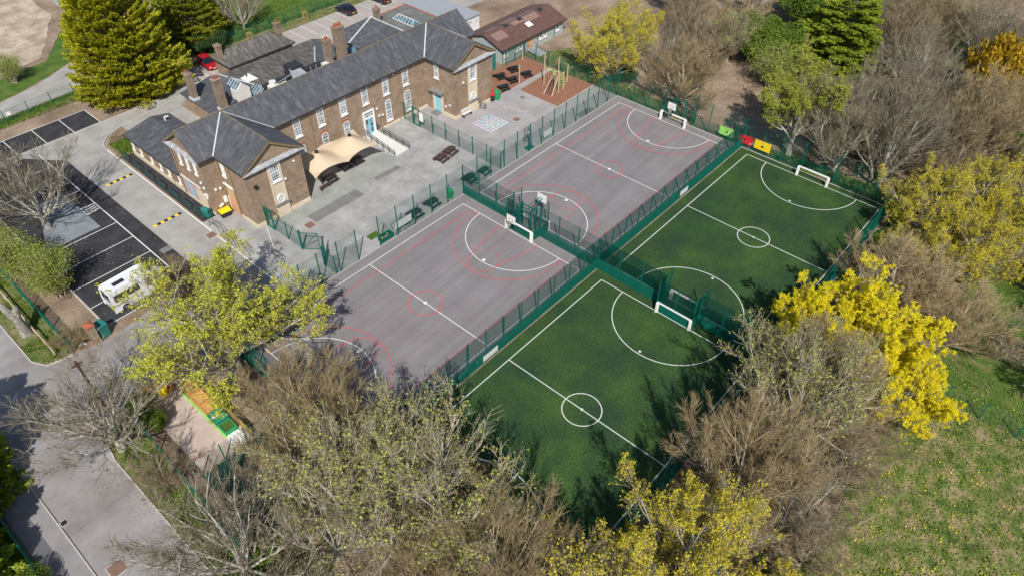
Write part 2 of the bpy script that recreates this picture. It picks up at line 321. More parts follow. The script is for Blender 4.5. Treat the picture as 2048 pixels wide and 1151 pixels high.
# drive and car parks
sheet('drive', [(-23.8, 8), (-19.9, 8), (-19.9, 36.5), (-19.6, 38.3), (-18.5, 39.6), (-16.4, 40.5), (-7, 42.0), (-2.4, 42.6), (-2.4, 38), (12, 38), (12, 43), (-6, 47), (-10.2, 43.05), (-17.5, 43.1), (-34, 43.1), (-34, 38), (-23.8, 38)], .014, 'drive')
sheet('service_yard', [(-16.2, 34), (-13, 34), (-13, 23), (-9, 23), (-9, 39.8), (-4, 42.4), (-7, 41.9), (-16.3, 40.45)], .010, 'drive')
sheet('rear_car_park', [(-6, 47.6), (-5, 42.9), (12, 42.9), (12, 37.5), (20, 35), (36, 36), (60, 36), (60, 47.5), (30, 47.5)], .018, 'rearpark')
sheet('car_park', [(-33, 10.7), (-25.5, 10.7), (-23.85, 12.0), (-23.85, 38.0), (-26.9, 42.0), (-33, 42)], .022, 'newtar')
sheet('car_park', rect(-36, -17.5, 43.15, 47.4), .022, 'newtar')
sheet('cycle_path', [(-19.7, 17.25), (-18.25, 17.25), (-18.25, 34.2), (-19.5, 34.2)], .020, 'newtar')
sheet('mown_corner', [(-19.6, 34.4), (-18.2, 34.2), (-16.2, 34.2), (-16.2, 38.8), (-16.8, 39.8), (-18.3, 39.2), (-19.4, 37.9)], .020, 'litter')
sheet('grass', [(-18.9, 34.6), (-17.2, 34.6), (-17.2, 37.6), (-18.4, 37.4)], .024, 'grass', .15)
sheet('resin_patch', [(-32.2, 24.2), (-26.9, 24.2), (-26.9, 32.4), (-29.4, 32.3)], .026, 'bluetar')
# upper left road, grass and sandy lot
sheet('road', [(-60, 50.5), (-25.3, 52.5), (-15, 53.2), (-9, 56.5), (-4, 64), (1, 76), (4, 100), (-4, 100), (-6.5, 73), (-12.7, 61), (-15.7, 59.3), (-18.7, 57.9), (-23.7, 56.6), (-60, 54)], .010, 'drive')
sheet('grass', [(-60, 54.3), (-23.7, 56.8), (-18.7, 58.1), (-15.7, 59.5), (-12.9, 61.2), (-7, 72.6), (-9, 72), (-15, 63.6), (-20, 63), (-60, 60)], .006, 'grass', .2, seed=12)
sheet('grass', [(-60, 48.6), (-25, 50.4), (-15, 51.6), (-11.5, 53.2), (-14, 52.9), (-25, 52.3), (-60, 50.2)], .006, 'grass', .2, seed=13)
sheet('sandy_lot', [(-60, 61), (-20, 64), (-15, 65), (-8, 78), (-6, 110), (-60, 110)], .004, 'sand', .25, seed=14)
sheet('field', [(4, 50), (33, 50.1), (60, 51), (70, 110), (6, 110)], .006, 'grass')
sheet('grass', [(-4, 47.7), (34, 47.7), (34, 49.9), (0, 49.9)], .008, 'verge', .15, seed=15)
sheet('path', [(36, 36.5), (60, 36), (60, 34), (44, 33.8), (36, 34.4)], .004, 'yard2')
sheet('nursery_yard', [(-35.3, .6), (-31.2, .6), (-31.2, -8.3), (-35.3, -8.3)], .020, 'nursery')
# patches, manholes
for P in (rect(-12.15, -5.85, 8.85, 10.3), rect(-3.25, .1, 9.68, 10.4)): sheet('tarmac_patch', P, .024, 'patch')
sheet('tarmac_patch', [(-12, 10.3), (.1, 10.4), (1.6, 12.2), (.2, 14), (-9.5, 12.8), (-10.2, 12), (-14.8, 12.1), (-14.8, 9.5)], .020, 'wetpatch', .2)
def strip(mb, P, wd, z):
    for i in range(len(P)-1):
        a = Vector((*P[i], 0)); b = Vector((*P[i+1], 0)); d = (b-a).normalized(); n = Vector((-d.y, d.x, 0))*wd/2
        mb.poly([(a.x+n.x, a.y+n.y, z), (a.x-n.x, a.y-n.y, z), (b.x-n.x, b.y-n.y, z), (b.x+n.x, b.y+n.y, z)])
def arcpts(cx, cy, rx, ry, a0, a1, n=48): return [(cx+rx*math.cos(R_(a0+(a1-a0)*i/n)), cy+ry*math.sin(R_(a0+(a1-a0)*i/n))) for i in range(n+1)]
def ribbon(mb, P, wd, z):
    L = []; Rr = []
    for i in range(len(P)):
        a = Vector(P[max(i-1, 0)]); b = Vector(P[min(i+1, len(P)-1)]); d = (b-a).normalized(); n = Vector((-d.y, d.x))*wd/2
        p = Vector(P[i]); L.append((p.x+n.x, p.y+n.y, z)); Rr.append((p.x-n.x, p.y-n.y, z))
    for i in range(len(P)-1): mb.poly([L[i], Rr[i], Rr[i+1], L[i+1]])
def disc(mb, cx, cy, r, z, n=20): mb.poly([(cx+r*math.cos(2*math.pi*i/n), cy+r*math.sin(2*math.pi*i/n), z) for i in range(n)])
LW = .07
def court_lines():
    wh = MB(); rd = MB(); yc = -7.62; W = 15.25
    for x0, x1 in ((-25.43, 0), (2.71, 28.15)):
        ribbon(wh, [(x0, 0), (x1, 0)], LW, .030); ribbon(wh, [(x0, -W), (x1, -W)], LW, .030)
        for x in (x0, x1, (x0+x1)/2): ribbon(wh, [(x, 0), (x, -W)], LW, .034)
        xm = (x0+x1)/2
        for x, s in ((x0, 1), (x1, -1)):
            ribbon(wh, [(x+s*p[0], p[1]) for p in arcpts(0, yc, 5.28, 5.2, -90, 90)], LW, .038)
            disc(wh, x+s*5.0, yc, .17, .038)
            q = lambda P: [(x+s*a, b) for a, b in P]
            ribbon(rd, q([(0, -2.05)]+arcpts(1.05, yc, 5.85, 5.6, 80, -80)[0:]+[(0, -13.2)]), .08, .042)
            ribbon(rd, q([(0, -5.15), (5.05, -6.1)]), .08, .046); ribbon(rd, q([(0, -10.1), (5.05, -9.15)]), .08, .046)
            ribbon(rd, q(arcpts(5.05, yc, 1.55, 1.52, -90, 90, 20)), .08, .046)
            for k in range(6):
                a = 98+k*30; ribbon(rd, q(arcpts(5.05, yc, 1.55, 1.52, a, a+14, 3)), .08, .046)
        ribbon(rd, [(x0+.2, -1.27), (x1-.1, -1.27)], .08, .042); ribbon(rd, [(x0+.2, -13.95), (x1-.1, -13.95)], .08, .042)
        ribbon(rd, arcpts(xm, yc, 1.55, 1.55, 0, 360), .09, .042); disc(wh, xm, yc, .17, .042)
    o = wh.build('court_markings', 'line'); o['kind'] = 'structure'; o = rd.build('court_markings', 'red'); o['kind'] = 'structure'
    t = MB(); yc = -25.22; y0, y1 = -17.6, -32.85
    for x0, x1 in ((-25.7, .3), (2.48, 28.45)):
        ribbon(t, [(x0, y0), (x1, y0)], .09, .030); ribbon(t, [(x0, y1), (x1, y1)], .09, .030)
        for x in (x0, x1, (x0+x1)/2): ribbon(t, [(x, y0), (x, y1)], .09, .034)
        ribbon(t, arcpts((x0+x1)/2, yc, 1.57, 1.57, 0, 360), .09, .038); disc(t, (x0+x1)/2, yc, .12, .038)
        for x, s in ((x0, 1), (x1, -1)):
            ribbon(t, [(x+s*p[0], p[1]) for p in arcpts(0, yc, 5.25, 5.2, -90, 90)], .09, .038); disc(t, x+s*4.95, yc, .13, .038)
    o = t.build('turf_markings', 'turfline'); o['kind'] = 'structure'
court_lines()
def park_lines():
    b = MB(); z = .034
    ribbon(b, [(-25.47, 41.5), (-25.47, 10.8)], .10, z)
    for y, xa in ((38.2, -33), (35.0, -33), (23.65, -31.4), (20.38, -33), (17.07, -33), (13.8, -33), (10.76, -33)): ribbon(b, [(xa, y), (-25.5, y)], .08, z+.004)
    ribbon(b, [(-33, 20.4), (-33, 10.76)], .08, z); ribbon(b, [(-33, 42), (-33, 33)], .08, z)
    ribbon(b, [(-26.9, 28.43), (-25.5, 28.3)], .08, z+.004); ribbon(b, [(-26.92, 26.94), (-25.5, 27.0)], .08, z+.004); ribbon(b, [(-26.9, 28.4), (-26.92, 26.9)], .08, z)
    for k in range(4): ribbon(b, [(-26.85, 27.1+k*.34), (-25.6, 27.25+k*.34)], .10, z+.008)
    for k in range(5): ribbon(b, [(-28.6+k*.6, 34.6), (-28.1+k*.6, 33.6)], .12, z+.008)
    ribbon(b, [(-26.9, 31.6), (-25.5, 31.6)], .08, z+.004)
    ribbon(b, [(-19.85, 36.9), (-19.95, 10.0), (-20.0, 2)], .12, z)
    ribbon(b, [(-15.9, 12.0), (-17.2, 9.0), (-18.2, 6.5)], .05, z)
    for x in (-17.52, -20.64, -23.8, -27, -30.2): ribbon(b, [(x, 43.2), (x, 47.35)], .08, z)
    ribbon(b, [(-36, 43.2), (-17.5, 43.2)], .08, z+.004); ribbon(b, [(-36, 47.35), (-17.5, 47.35)], .08, z+.004)
    for x in (10.5, 12.66, 14.75, 16.9, 19.05, 21.2, 23.4, 25.52, 27.7, 29.9, 32): ribbon(b, [(x, 43.4), (x, 47.45)], .07, z)
    for k in range(4): ribbon(b, [(-1.75-k*.9, 43.4), (-1.75-k*.9, 47.6)], .07, z)
    ribbon(b, [(-4.6, 45.3), (-1.7, 43.2)], .07, z+.004)
    o = b.build('parking_markings', 'line'); o['kind'] = 'structure'
park_lines()
def kerbs():
    b = MB()
    def k(P, wd=.10, h=.10):
        for i in range(len(P)-1):
            a = Vector((*P[i], 0)); c = Vector((*P[i+1], 0)); d = (c-a).normalized(); n = Vector((-d.y, d.x, 0))*wd/2
            q = [(a+n), (a-n), (c-n), (c+n)]; b.slab([(p.x, p.y, h+.002*(i % 2)) for p in q], h+.02)
    k([(-39.05, -60), (-39.05, -2.6)]); k([(-39.05, -2.6), (-38.7, -.6), (-37.8, .35), (-36.5, .55)]); k([(-39.04, 60), (-39.04, 11.4), (-38.4, 10.1), (-36.4, 9.6)])
    k([(-44.06, -60), (-44.06, 60)]); k([(-27.2, 1.16), (29.5, 1.16)], .07, .05); k([(-33.06, 42), (-33.06, 10.7)], .1, .07)
    k([(-19.95, 36.9), (-19.6, 38.3), (-18.5, 39.6), (-16.4, 40.5), (-7, 42.0)], .12, .09); k([(-34, 43.08), (-15.6, 43.08), (-10.2, 43.1), (-7.5, 44.5), (-6.2, 47)], .1, .09)
    k([(29.42, 1.1), (29.42, -33.8), (-27.2, -33.8)], .09, .05); k([(22.1, 5.1), (29.4, 5.15)], .06, .04); k([(22.1, 5.12), (22.12, 11.4), (29.4, 11.85)], .06, .04)
    k([(19.3, 12.3), (29.4, 12.3)], .06, .04); k([(-23.85, 38), (-23.85, 12.1)], .05, .035)
    o = b.build('kerbs', 'kerb'); o['kind'] = 'structure'
kerbs()
sheet('tarmac_repair', rect(-24.9, -23.9, 15.8, 16.6), .030, 'patch')
sheet('tarmac_repair', [(22, 1.3), (24.8, 1.3), (24.8, 2.2), (22, 2.2)], .022, 'patch')
for i, P in enumerate(([(-19.9, 13.4), (-16.6, 14.4)], [(-23.6, 11.4), (-17.2, 11.6)], [(7.6, 6.5), (12, 6.3), (22, 5.9)], [(-8, 1.3), (-7.6, 6), (-8.3, 11.9)], [(0, 1.3), (.3, 8), (0, 11.5)], [(-44, -6), (-39.1, -5.6)], [(-44, 8), (-39.1, 8.5)])):
    cb_ = MB(); ribbon(cb_, P, .035, .0285+.001*i); o = cb_.build('surface_joint', 'patch'); o['kind'] = 'structure'
def manhole(x, y, s, m, label, ang=0):
    t = thing('manhole_cover', label, 'manhole cover', (x, y, .03), ang); b = MB(); b.box(-s/2, s/2, -s/2, s/2, 0, .015); b.build('frame', 'kerb', t)
    b = MB(); b.box(-s/2+.06, s/2-.06, -s/2+.06, s/2-.06, .015, .028); b.build('cover', m, t)
manhole(-12.84, 8.94, 1.0, 'iron', 'rusty brown square cover in the yard near the open gate')
manhole(-20.3, 14.85, .95, 'iron', 'rusty square cover on the white drive line by the hoop rails')
manhole(16.4, 6.9, .9, 'iron', 'rusty brown square cover in the play yard beside the hopscotch')
manhole(20.9, 9.8, .8, 'patch', 'dark square cover in the play yard at the corner of the bark area')
manhole(-42.9, -10.4, 1.1, 'iron', 'square inspection cover in the lane at the bottom edge')
manhole(-43.73, -4.69, .5, 'black', 'small black road gully beside the left kerb')
# ---------------------------------------------------------------- school building
OB = (.7, 20, 0)
SB = thing('school_building', 'long two-storey brown brick school with slate roof and two gabled wings', 'school building', OB)
def W(): return MB(OB)
XW, XE, YF, YB, ZE, ZR = -18.17, 19.6, 17.2, 22.8, 6.6, 8.78
def gable_x(b, x, y0, y1, ze, zr, d): b.add([(x, y0, ze), (x, y1, ze), (x, (y0+y1)/2, zr)], [(0, 1, 2) if d < 0 else (0, 2, 1)])
b = W(); b.box(XW, XE, YF, YB, 0, ZE-.05)
for x, d in ((XW, -1), (XE, 1)): gable_x(b, x+.001*d, YF, YB, ZE-.05, ZR-.25, d)
b.box(-16.5, -10.2, 12.35, YF+.2, 0, ZE-.051); b.box(11.45, 17.95, 12.35, YF+.2, 0, ZE-.051)
for x0, x1 in ((-16.5, -10.2), (11.45, 17.95)): b.add([(x0, 12.349, ZE-.05), (x1, 12.349, ZE-.05), ((x0+x1)/2, 12.349, ZR-.25)], [(0, 1, 2)])
b.build('wall', 'brick', SB)
# roofs
def roof_main():
    b = W(); y0, y1 = 16.82, 23.18; xw, xe = -18.5, 19.92
    b.slab([(xw, y0, ZE), (xe, y0, ZE), (xe, 20, ZR), (xw, 20, ZR)], .12); b.slab([(xe, y1, ZE), (xw, y1, ZE), (xw, 20, ZR-.001), (xe, 20, ZR-.001)], .12)
    b.build('roof', 'slate', SB)
    for xa, xb in ((-16.86, -9.84), (11.1, 18.3)):
        xc = (xa+xb)/2; b = W(); h = .006
        b.slab([(xa, 12.0, ZE), (xc, 12.0, ZR), (xc, 20, ZR), (xa, y0, ZE)][::1], .11)
        b.slab([(xb, 12.0, ZE), (xb, y0, ZE), (xc, 20, ZR), (xc, 12.0, ZR)], .11)
        b.build('roof', 'slate_x', SB)
        b = W()
        for xs in (xa, xb):
            a = Vector((xs, y0, ZE+.03)); c = Vector((xc, 20, ZR+.03)); d = (c-a).normalized(); n = Vector((d.y, -d.x, 0)).normalized()*.09
            b.slab([tuple(a+n), tuple(c+n), tuple(c-n), tuple(a-n)], .03)
        b.build('valley_flashing', 'lead', SB)
        b = W(); b.bar((xc, 11.98, ZR+.0), (xc, 20, ZR+.0), .085, n=8)
        b.build('ridge_tiles', 'ridge', SB)
        # fascia and verge
        b = W(); b.box(xa-.04, xa+.08, 12.0, y0, ZE-.2, ZE-.03); b.build('gutter', 'fascia', SB); b = W(); b.box(xb-.08, xb+.04, 12.0, y0, ZE-.2, ZE-.03); b.build('gutter', 'fascia', SB)
        b = W(); b.box(xa+.09, xa+.36, 12.35, y0, ZE-.22, ZE-.13); b.box(xb-.36, xb-.09, 12.35, y0, ZE-.22, ZE-.13); b.build('soffit', 'timber', SB)
        b = W()
        for xs, s in ((xa, 1), (xb, -1)):
            b.add([(xs, 11.98, ZE-.14), (xc, 11.98, ZR-.12), (xc, 11.98, ZR-.32), (xs, 11.98, ZE-.34), (xs, 12.34, ZE-.14), (xc, 12.34, ZR-.12), (xc, 12.34, ZR-.32), (xs, 12.34, ZE-.34)], [(0, 1, 2, 3), (4, 7, 6, 5), (3, 2, 6, 7), (0, 4, 5, 1)])
        b.build('verge_board', 'timber', SB)
        b = W(); b.box(xa+.1, xb-.1, 11.97, 12.35, ZE-.36, ZE-.3); b.add([(xa+.05, 11.9, ZE-.22), (xb-.05, 11.9, ZE-.22), (xb-.05, 12.36, ZE-.02), (xa+.05, 12.36, ZE-.02), (xa+.05, 11.9, ZE-.3), (xb-.05, 11.9, ZE-.3), (xb-.05, 12.36, ZE-.3), (xa+.05, 12.36, ZE-.3)], [(0, 1, 2, 3), (0, 4, 5, 1), (4, 7, 6, 5), (1, 5, 6, 2), (0, 3, 7, 4)])
        b.build('pediment_cornice', 'leadgrey', SB)
    b = W(); b.bar((xw, 20, ZR+.0), (xe, 20, ZR+.0), .09, n=8); b.build('ridge_tiles', 'ridge', SB)
    for ga, gb in ((-18.5, -16.9), (-9.8, 11.06), (18.34, 19.9)): b = W(); b.box(ga, gb, y0-.05, y0+.07, ZE-.2, ZE-.03); b.build('gutter', 'fascia', SB)
    b = W(); b.box(-9.8, 11.06, y0+.08, 17.2, ZE-.22, ZE-.13); b.box(-18.5, -16.9, y0+.08, 17.2, ZE-.22, ZE-.13); b.build('soffit', 'timber', SB)
    for x, s in ((xw, -1), (xe, 1)):
        b = W()
        for ys in (y0, y1):
            b.add([(x+s*.03, ys, ZE-.1), (x+s*.03, 20, ZR-.1), (x+s*.03, 20, ZR-.3), (x+s*.03, ys, ZE-.3), (x-s*.3, ys, ZE-.1), (x-s*.3, 20, ZR-.1), (x-s*.3, 20, ZR-.3), (x-s*.3, ys, ZE-.3)], [(0, 1, 2, 3), (4, 7, 6, 5), (3, 2, 6, 7), (0, 4, 5, 1)])
        b.build('verge_board', 'timber', SB)
        b = W(); xo = x-.08 if s < 0 else x+.08; xi = XW+.01 if s < 0 else XE-.01
        b.add([(xo, y0+.05, ZE-.24), (xo, y1-.05, ZE-.24), (xi, y1-.05, ZE-.02), (xi, y0+.05, ZE-.02), (xo, y0+.05, ZE-.32), (xo, y1-.05, ZE-.32), (xi, y1-.05, ZE-.32), (xi, y0+.05, ZE-.32)], [(0, 1, 2, 3), (0, 4, 5, 1), (4, 7, 6, 5), (1, 5, 6, 2), (0, 3, 7, 4)])
        b.build('pediment_cornice', 'leadgrey', SB)
roof_main()
# face frames: origin, u (horizontal), n (outward)
def face(o, u, n):
    o = Vector(o); u = Vector(u); n = Vector(n)
    return lambda a, z, d: tuple(o+u*a+n*d+Vector((0, 0, z)))
def fbox(b, F, a0, a1, z0, z1, d0, d1):
    P = [F(a, z, d) for d in (d0, d1) for z in (z0, z1) for a in (a0, a1)]
    b.add(P, [(0, 1, 3, 2), (4, 6, 7, 5), (0, 4, 5, 1), (2, 3, 7, 6), (0, 2, 6, 4), (1, 5, 7, 3)])
def window(F, a0, a1, z0, z1, cols=4, rows=6, parent=SB, off=OB, arch=False, frame='white', sill=True, glass='glass', label=None):
    b = MB(off); t = .07
    for p in ((a0, a0+t, z0, z1), (a1-t, a1, z0, z1), (a0, a1, z1-t, z1), (a0, a1, z0, z0+t*1.6)): fbox(b, F, *p, .0, .055)
    zm = (z0+z1)/2
    if rows >= 4: fbox(b, F, a0+t, a1-t, zm-.035, zm+.035, .0, .05)
    for i in range(1, cols): a = a0+(a1-a0)*i/cols; fbox(b, F, a-.014, a+.014, z0+t, z1-t, .01, .038)
    for i in range(1, rows):
        z = z0+(z1-z0)*i/rows
        if abs(z-zm) > .02 or rows < 4: fbox(b, F, a0+t, a1-t, z-.014, z+.014, .01, .037)
    o = b.build('window', frame, parent)
    if label: o['label'] = label
    g = MB(off); fbox(g, F, a0+.03, a1-.03, z0+.03, z1-.03, .004, .018); g.build('pane', glass, o)
    if sill: s = MB(off); fbox(s, F, a0-.05, a1+.05, z0-.19, z0-.002, .0, .15); s.build('sill', frame, o)
    if arch: s = MB(off); fbox(s, F, a0-.08, a1+.08, z1+.002, z1+.22, .0, .015); s.build('lintel', 'redbrick', o)
    return o
FM = face((0, YF, 0), (1, 0, 0), (0, -1, 0))
for a in (-7.5, -4.46, -1.42, 1.67, 4.74, 7.8): window(FM, a, a+.88, 4.2, 6.28)
window(FM, -7.42, -6.58, 1.2, 3.0, rows=5, arch=True); window(FM, -4.33, -3.5, 1.6, 3.15, rows=4, arch=True); window(FM, -1.34, -.5, 1.65, 3.22, rows=4, arch=True)
window(FM, 4.83, 5.7, .8, 3.38); window(FM, 7.83, 8.78, .85, 3.35)
FW1 = face((0, 12.35, 0), (1, 0, 0), (0, -1, 0))
def stone_bay(x0, x1):
    b = W(); xc = (x0+x1)/2
    fbox(b, FW1, x0, x1, .9, 6.22, .0, .05); fbox(b, FW1, x0, x0+.16, 1.5, 6.22, .05, .12); fbox(b, FW1, x1-.16, x1, 1.5, 6.22, .05, .12)
    fbox(b, FW1, x0+.05, x1-.05, .0, 1.3, .05, .2); b.build('stone_panel', 'stone', SB)
    b = W(); fbox(b, FW1, x0-.05, x1+.05, 1.3, 1.45, .0, .3); b.build('ledge', 'patch', SB)
    F = face((0, 12.30, 0), (1, 0, 0), (0, -1, 0)); window(F, xc-.5, xc+.5, 4.15, 6.15, cols=4, rows=6)
    # round window
    b = W(); n = 24; zc = 2.02
    for k in range(n):
        a0, a1 = 2*math.pi*k/n, 2*math.pi*(k+1)/n
        P = [F(xc+r*math.cos(a), zc+r*math.sin(a)*1.08, d) for d in (0, .09) for r in (.34, .46) for a in (a0, a1)]
        b.add(P, [(4, 6, 7, 5), (0, 4, 5, 1), (2, 3, 7, 6)])
    for i in (-1, 0, 1):
        L = .33 if i == 0 else .29
        fbox(b, F, xc+i*.13-.018, xc+i*.13+.018, zc-L, zc+L, .02, .06); fbox(b, F, xc-L, xc+L, zc+i*.13-.018, zc+i*.13+.018, .02, .058)
    o = b.build('window', 'white', SB); o['label'] = 'round window with white surround'
    g = W(); g.poly([F(xc+.36*math.cos(2*math.pi*i/20), zc+.39*math.sin(2*math.pi*i/20), .012) for i in range(20)]); g.build('pane', 'glass', o)
stone_bay(-14.12, -12.62); stone_bay(13.75, 15.25)
# plinths
b = W()
for x0, x1 in ((-16.5, -10.2), (11.45, 17.95)): b.box(x0-.07, x1+.07, 12.27, 12.36, 0, .42); b.box(x0-.07, x0, 12.36, 14.2, 0, .42); b.box(x1, x1+.07, 12.36, 17.2, 0, .42)
b.box(-16.57, -16.5, 14.2, 15.1, 0, .3); b.box(-10.1, 1.3, 17.12, 17.2, 0, .3); b.box(3.1, 11.4, 17.12, 17.2, 0, .3); b.box(-18.25, -18.17, 17.2, 22.8, 0, .3)
b.build('plinth', 'stone', SB)
# quoins
def quoins(fn):
    b = W(); z = .5; k = 0
    while z < 6.1: fn(b, z, .95 if k % 2 == 0 else .7); z += .3; k += 1
    b.build('quoins', 'brick', SB)
def qc(xa, sgn):
    def f(b, z, L):
        x0, x1 = (xa-.03, xa+L) if sgn > 0 else (xa-L, xa+.03); b.box(x0, x1, 12.31, 12.35, z, z+.235)
        xs = (xa-.03, xa) if sgn > 0 else (xa, xa+.03); b.box(xs[0], xs[1], 12.35, 13.15-L*.2, z, z+.235)
    return f
for xa, sgn in ((-16.5, 1), (-10.2, -1), (11.45, 1), (17.95, -1)): quoins(qc(xa, sgn))
def qw(b, z, L): b.box(XW-.03, XW, YF, YF+L, z, z+.235); b.box(XW-.03, XW+L*.75, YF-.035, YF, z, z+.235)
quoins(qw)
# doors
def door_main():
    b = W(); fbox(b, FM, 1.42, 1.6, .15, 3.25, 0, .16); fbox(b, FM, 2.86, 3.04, .15, 3.25, 0, .16); fbox(b, FM, 1.6, 2.86, 3.08, 3.25, 0, .16); fbox(b, FM, 1.6, 2.86, 2.28, 2.45, 0, .12)
    for k in range(1, 4): fbox(b, FM, 1.6+k*.315-.02, 1.6+k*.315+.02, 2.45, 3.08, 0, .05)
    fbox(b, FM, 1.6, 2.86, 2.74, 2.78, 0, .049)
    d = b.build('door', 'white', SB); d['label'] = 'tall white door frame with pale blue double doors'
    g = W(); fbox(g, FM, 1.6, 2.86, .2, 3.08, .005, .02); g.build('pane', 'glass', d)
    g = W()
    for a0, a1 in ((1.62, 2.2), (2.26, 2.84)):
        for p in ((a0, a0+.1, .2, 2.27), (a1-.1, a1, .2, 2.27), (a0+.1, a1-.1, .2, .42), (a0+.1, a1-.1, 2.15, 2.27), (a0+.1, a1-.1, 1.05, 1.15)): fbox(g, FM, *p, .02, .06)
    g.build('leaf', 'blue', d)
door_main()
FX = face((11.45, 0, 0), (0, 1, 0), (-1, 0, 0))
window(FX, 14.9, 15.6, 4.5, 6.2, cols=3, rows=5)
b = W(); fbox(b, FX, 14.35, 14.62, 0, 2.75, 0, .12); fbox(b, FX, 15.75, 16.02, 0, 2.75, 0, .12); fbox(b, FX, 14.62, 15.75, 2.3, 2.75, 0, .1); d = b.build('door', 'stone', SB); d['label'] = 'pale blue door in a cream stone surround'
b = W(); fbox(b, FX, 14.62, 15.75, .12, 2.3, 0, .04); b.build('leaf', 'blue', d); b = W(); fbox(b, FX, 14.7, 15.65, 1.95, 2.12, .04, .06); b.build('pane', 'glass', d)
b = W(); b.add([FX(14.1, 2.85, .6), FX(16.3, 2.85, .6), FX(16.3, 3.05, 0), FX(14.1, 3.05, 0), FX(14.1, 2.72, .6), FX(16.3, 2.72, .6), FX(16.3, 2.72, 0), FX(14.1, 2.72, 0)], [(0, 1, 2, 3), (4, 7, 6, 5), (0, 4, 5, 1), (0, 3, 7, 4), (1, 5, 6, 2)]); b.build('door_hood', 'patch', SB)
b = W(); b.box(10.45, 11.4, 14.55, 15.7, 0.02, .14); b.build('doorstep', 'patch', SB)
# west wall of near wing
FY = face((-16.5, 0, 0), (0, 1, 0), (-1, 0, 0))
window(FY, 16.0, 16.62, 4.45, 5.98, cols=2, rows=5, glass='offwhite')
b = W(); fbox(b, FY, 15.3, 16.85, .05, 1.7, 0, .06); o = b.build('door', 'orange', SB); o['label'] = 'boarded orange-tan side door'
b = W(); fbox(b, FY, 15.22, 15.3, .05, 1.75, 0, .09); fbox(b, FY, 16.85, 16.92, .05, 1.75, 0, .09); b.build('frame', 'white', o)
b = W(); fbox(b, FY, 15.3, 16.85, 1.75, 3.2, 0, .03); b.build('panel', 'tan', SB)
b = W(); fbox(b, FY, 15.15, 17.1, 3.2, 3.36, 0, .14); b.build('beam', 'white', SB)
FWG = face((XW, 0, 0), (0, 1, 0), (-1, 0, 0))
for a in (18.35, 19.75, 21.15): window(FWG, a, a+.42, 4.45, 5.95, cols=1, rows=2, glass='white', sill=True)
b = W(); fbox(b, FWG, 18.9, 22.7, 2.45, 2.6, 0, .1); b.build('pipe', 'offwhite', SB)
for a0, a1, z0, z1, m in ((21.35, 22.55, .3, 2.3, 'pinkpaint'), (20.2, 21.2, .2, 2.1, 'pinkpaint'), (18.35, 18.85, .3, 2.0, 'stone')):
    b = W(); fbox(b, FWG, a0, a1, z0, z1, 0, .04); b.build('wall_panel', m, SB)
b = W(); fbox(b, FWG, 21.24, 21.34, .05, 2.2, 0, .06); fbox(b, FWG, 20.95, 21.24, .1, 2.1, 0, .05); o = b.build('door', 'blue', SB)
b = W(); fbox(b, FWG, 18.95, 20.1, .1, 2.1, 0, .05); b.build('wall_panel', 'stone', SB)
# downpipes
def dpipe(x, y, z0=0.05, z1=6.35, m='pipe', r=.055):
    b = W(); b.bar((x, y, z0), (x, y, z1), r, n=6); b.box(x-.12, x+.12, y-.1, y+.1, z1, z1+.2); b.build('downpipe', m, SB)
dpipe(-5.44, 17.1); dpipe(6.88, 17.1); dpipe(-16.6, 15.15); dpipe(-16.6, 17.05); dpipe(-18.27, 22.65, .05, 6.2)
# small wall fittings
def fit(x, y, z, s, m='white', nm='wall_light'):
    b = W(); b.box(x-s, x+s, y-s, y+s, z-s, z+s); b.build(nm, m, SB)
for p in ((-9.9+6.0, 17.1, 6.2), (6.4, 17.05, 6.2), (3.5, 17.1, 3.0), (3.75, 17.1, 2.0), (4.25, 17.08, 1.9), (-11.1, 12.3, 5.3), (-12.45, 12.2, 3.9), (-13.3, 12.2, 6.1), (14.2, 12.25, 6.25), (12.9, 12.25, 4.3), (11.4, 13.9, 1.2), (11.4, 13.2, 1.6)): fit(*p, .09)
for y, z in ((18.2, 3.6), (17.9, 3.1), (17.7, 2.3), (18.1, 2.2), (17.9, 1.9)): fit(-18.24, y, z, .1)
for x, z in ((-17.5, 2.9), (-17.0, 2.8), (-17.3, 1.0), (-17.55, .9)): fit(x, 17.12, z, .1)
b = W(); b.box(-17.0, -16.65, 17.1, 17.18, 1.0, 1.75); b.build('notice', 'white', SB)
fit(-15.7, 12.25, 4.6, .16, 'black', 'floodlight'); fit(-14.9+.0, 12.2, 2.0, .01)
# ---------------------------------------------------------------- west annex
AN = thing('annex', 'low single-storey brick annex with a shallow slate roof beside the white drive line', 'annex', (-15.6, 28.4, 0)); oa = (-15.6, 28.4, 0)
b = MB(oa); b.box(-18.17, -13.2, 22.85, 33.7, 0, 2.6); b.build('wall', 'brick', AN)
b = MB(oa); b.slab([(-18.55, 22.82, 2.66), (-15.0, 22.82, 3.35), (-15.0, 34.0, 3.35), (-18.55, 34.0, 2.66)], .12); b.build('roof', 'slate_x', AN)
b = MB(oa); b.slab([(-15.0, 22.82, 3.351), (-12.9, 22.82, 2.9), (-12.9, 34.0, 2.9), (-15.0, 34.0, 3.351)], .12); b.build('roof', 'slate_x', AN)
b = MB(oa); b.box(-18.62, -18.5, 22.85, 34.0, 2.5, 2.66); b.build('gutter', 'fascia', AN)
b = MB(oa); b.bar((-14.2, 32.3, 3.1), (-14.2, 32.3, 3.6), .12, n=8); b.bar((-14.2, 32.3, 3.6), (-13.8, 32.1, 3.62), .1, n=8); b.build('roof_vent', 'lead', AN)
FA = face((-18.17, 0, 0), (0, 1, 0), (-1, 0, 0))
for a in (33.0, 31.25, 29.0, 27.1, 25.4, 23.3): window(FA, a, a+.4, 1.0, 1.85, cols=1, rows=2, parent=AN, off=oa, glass='offwhite')
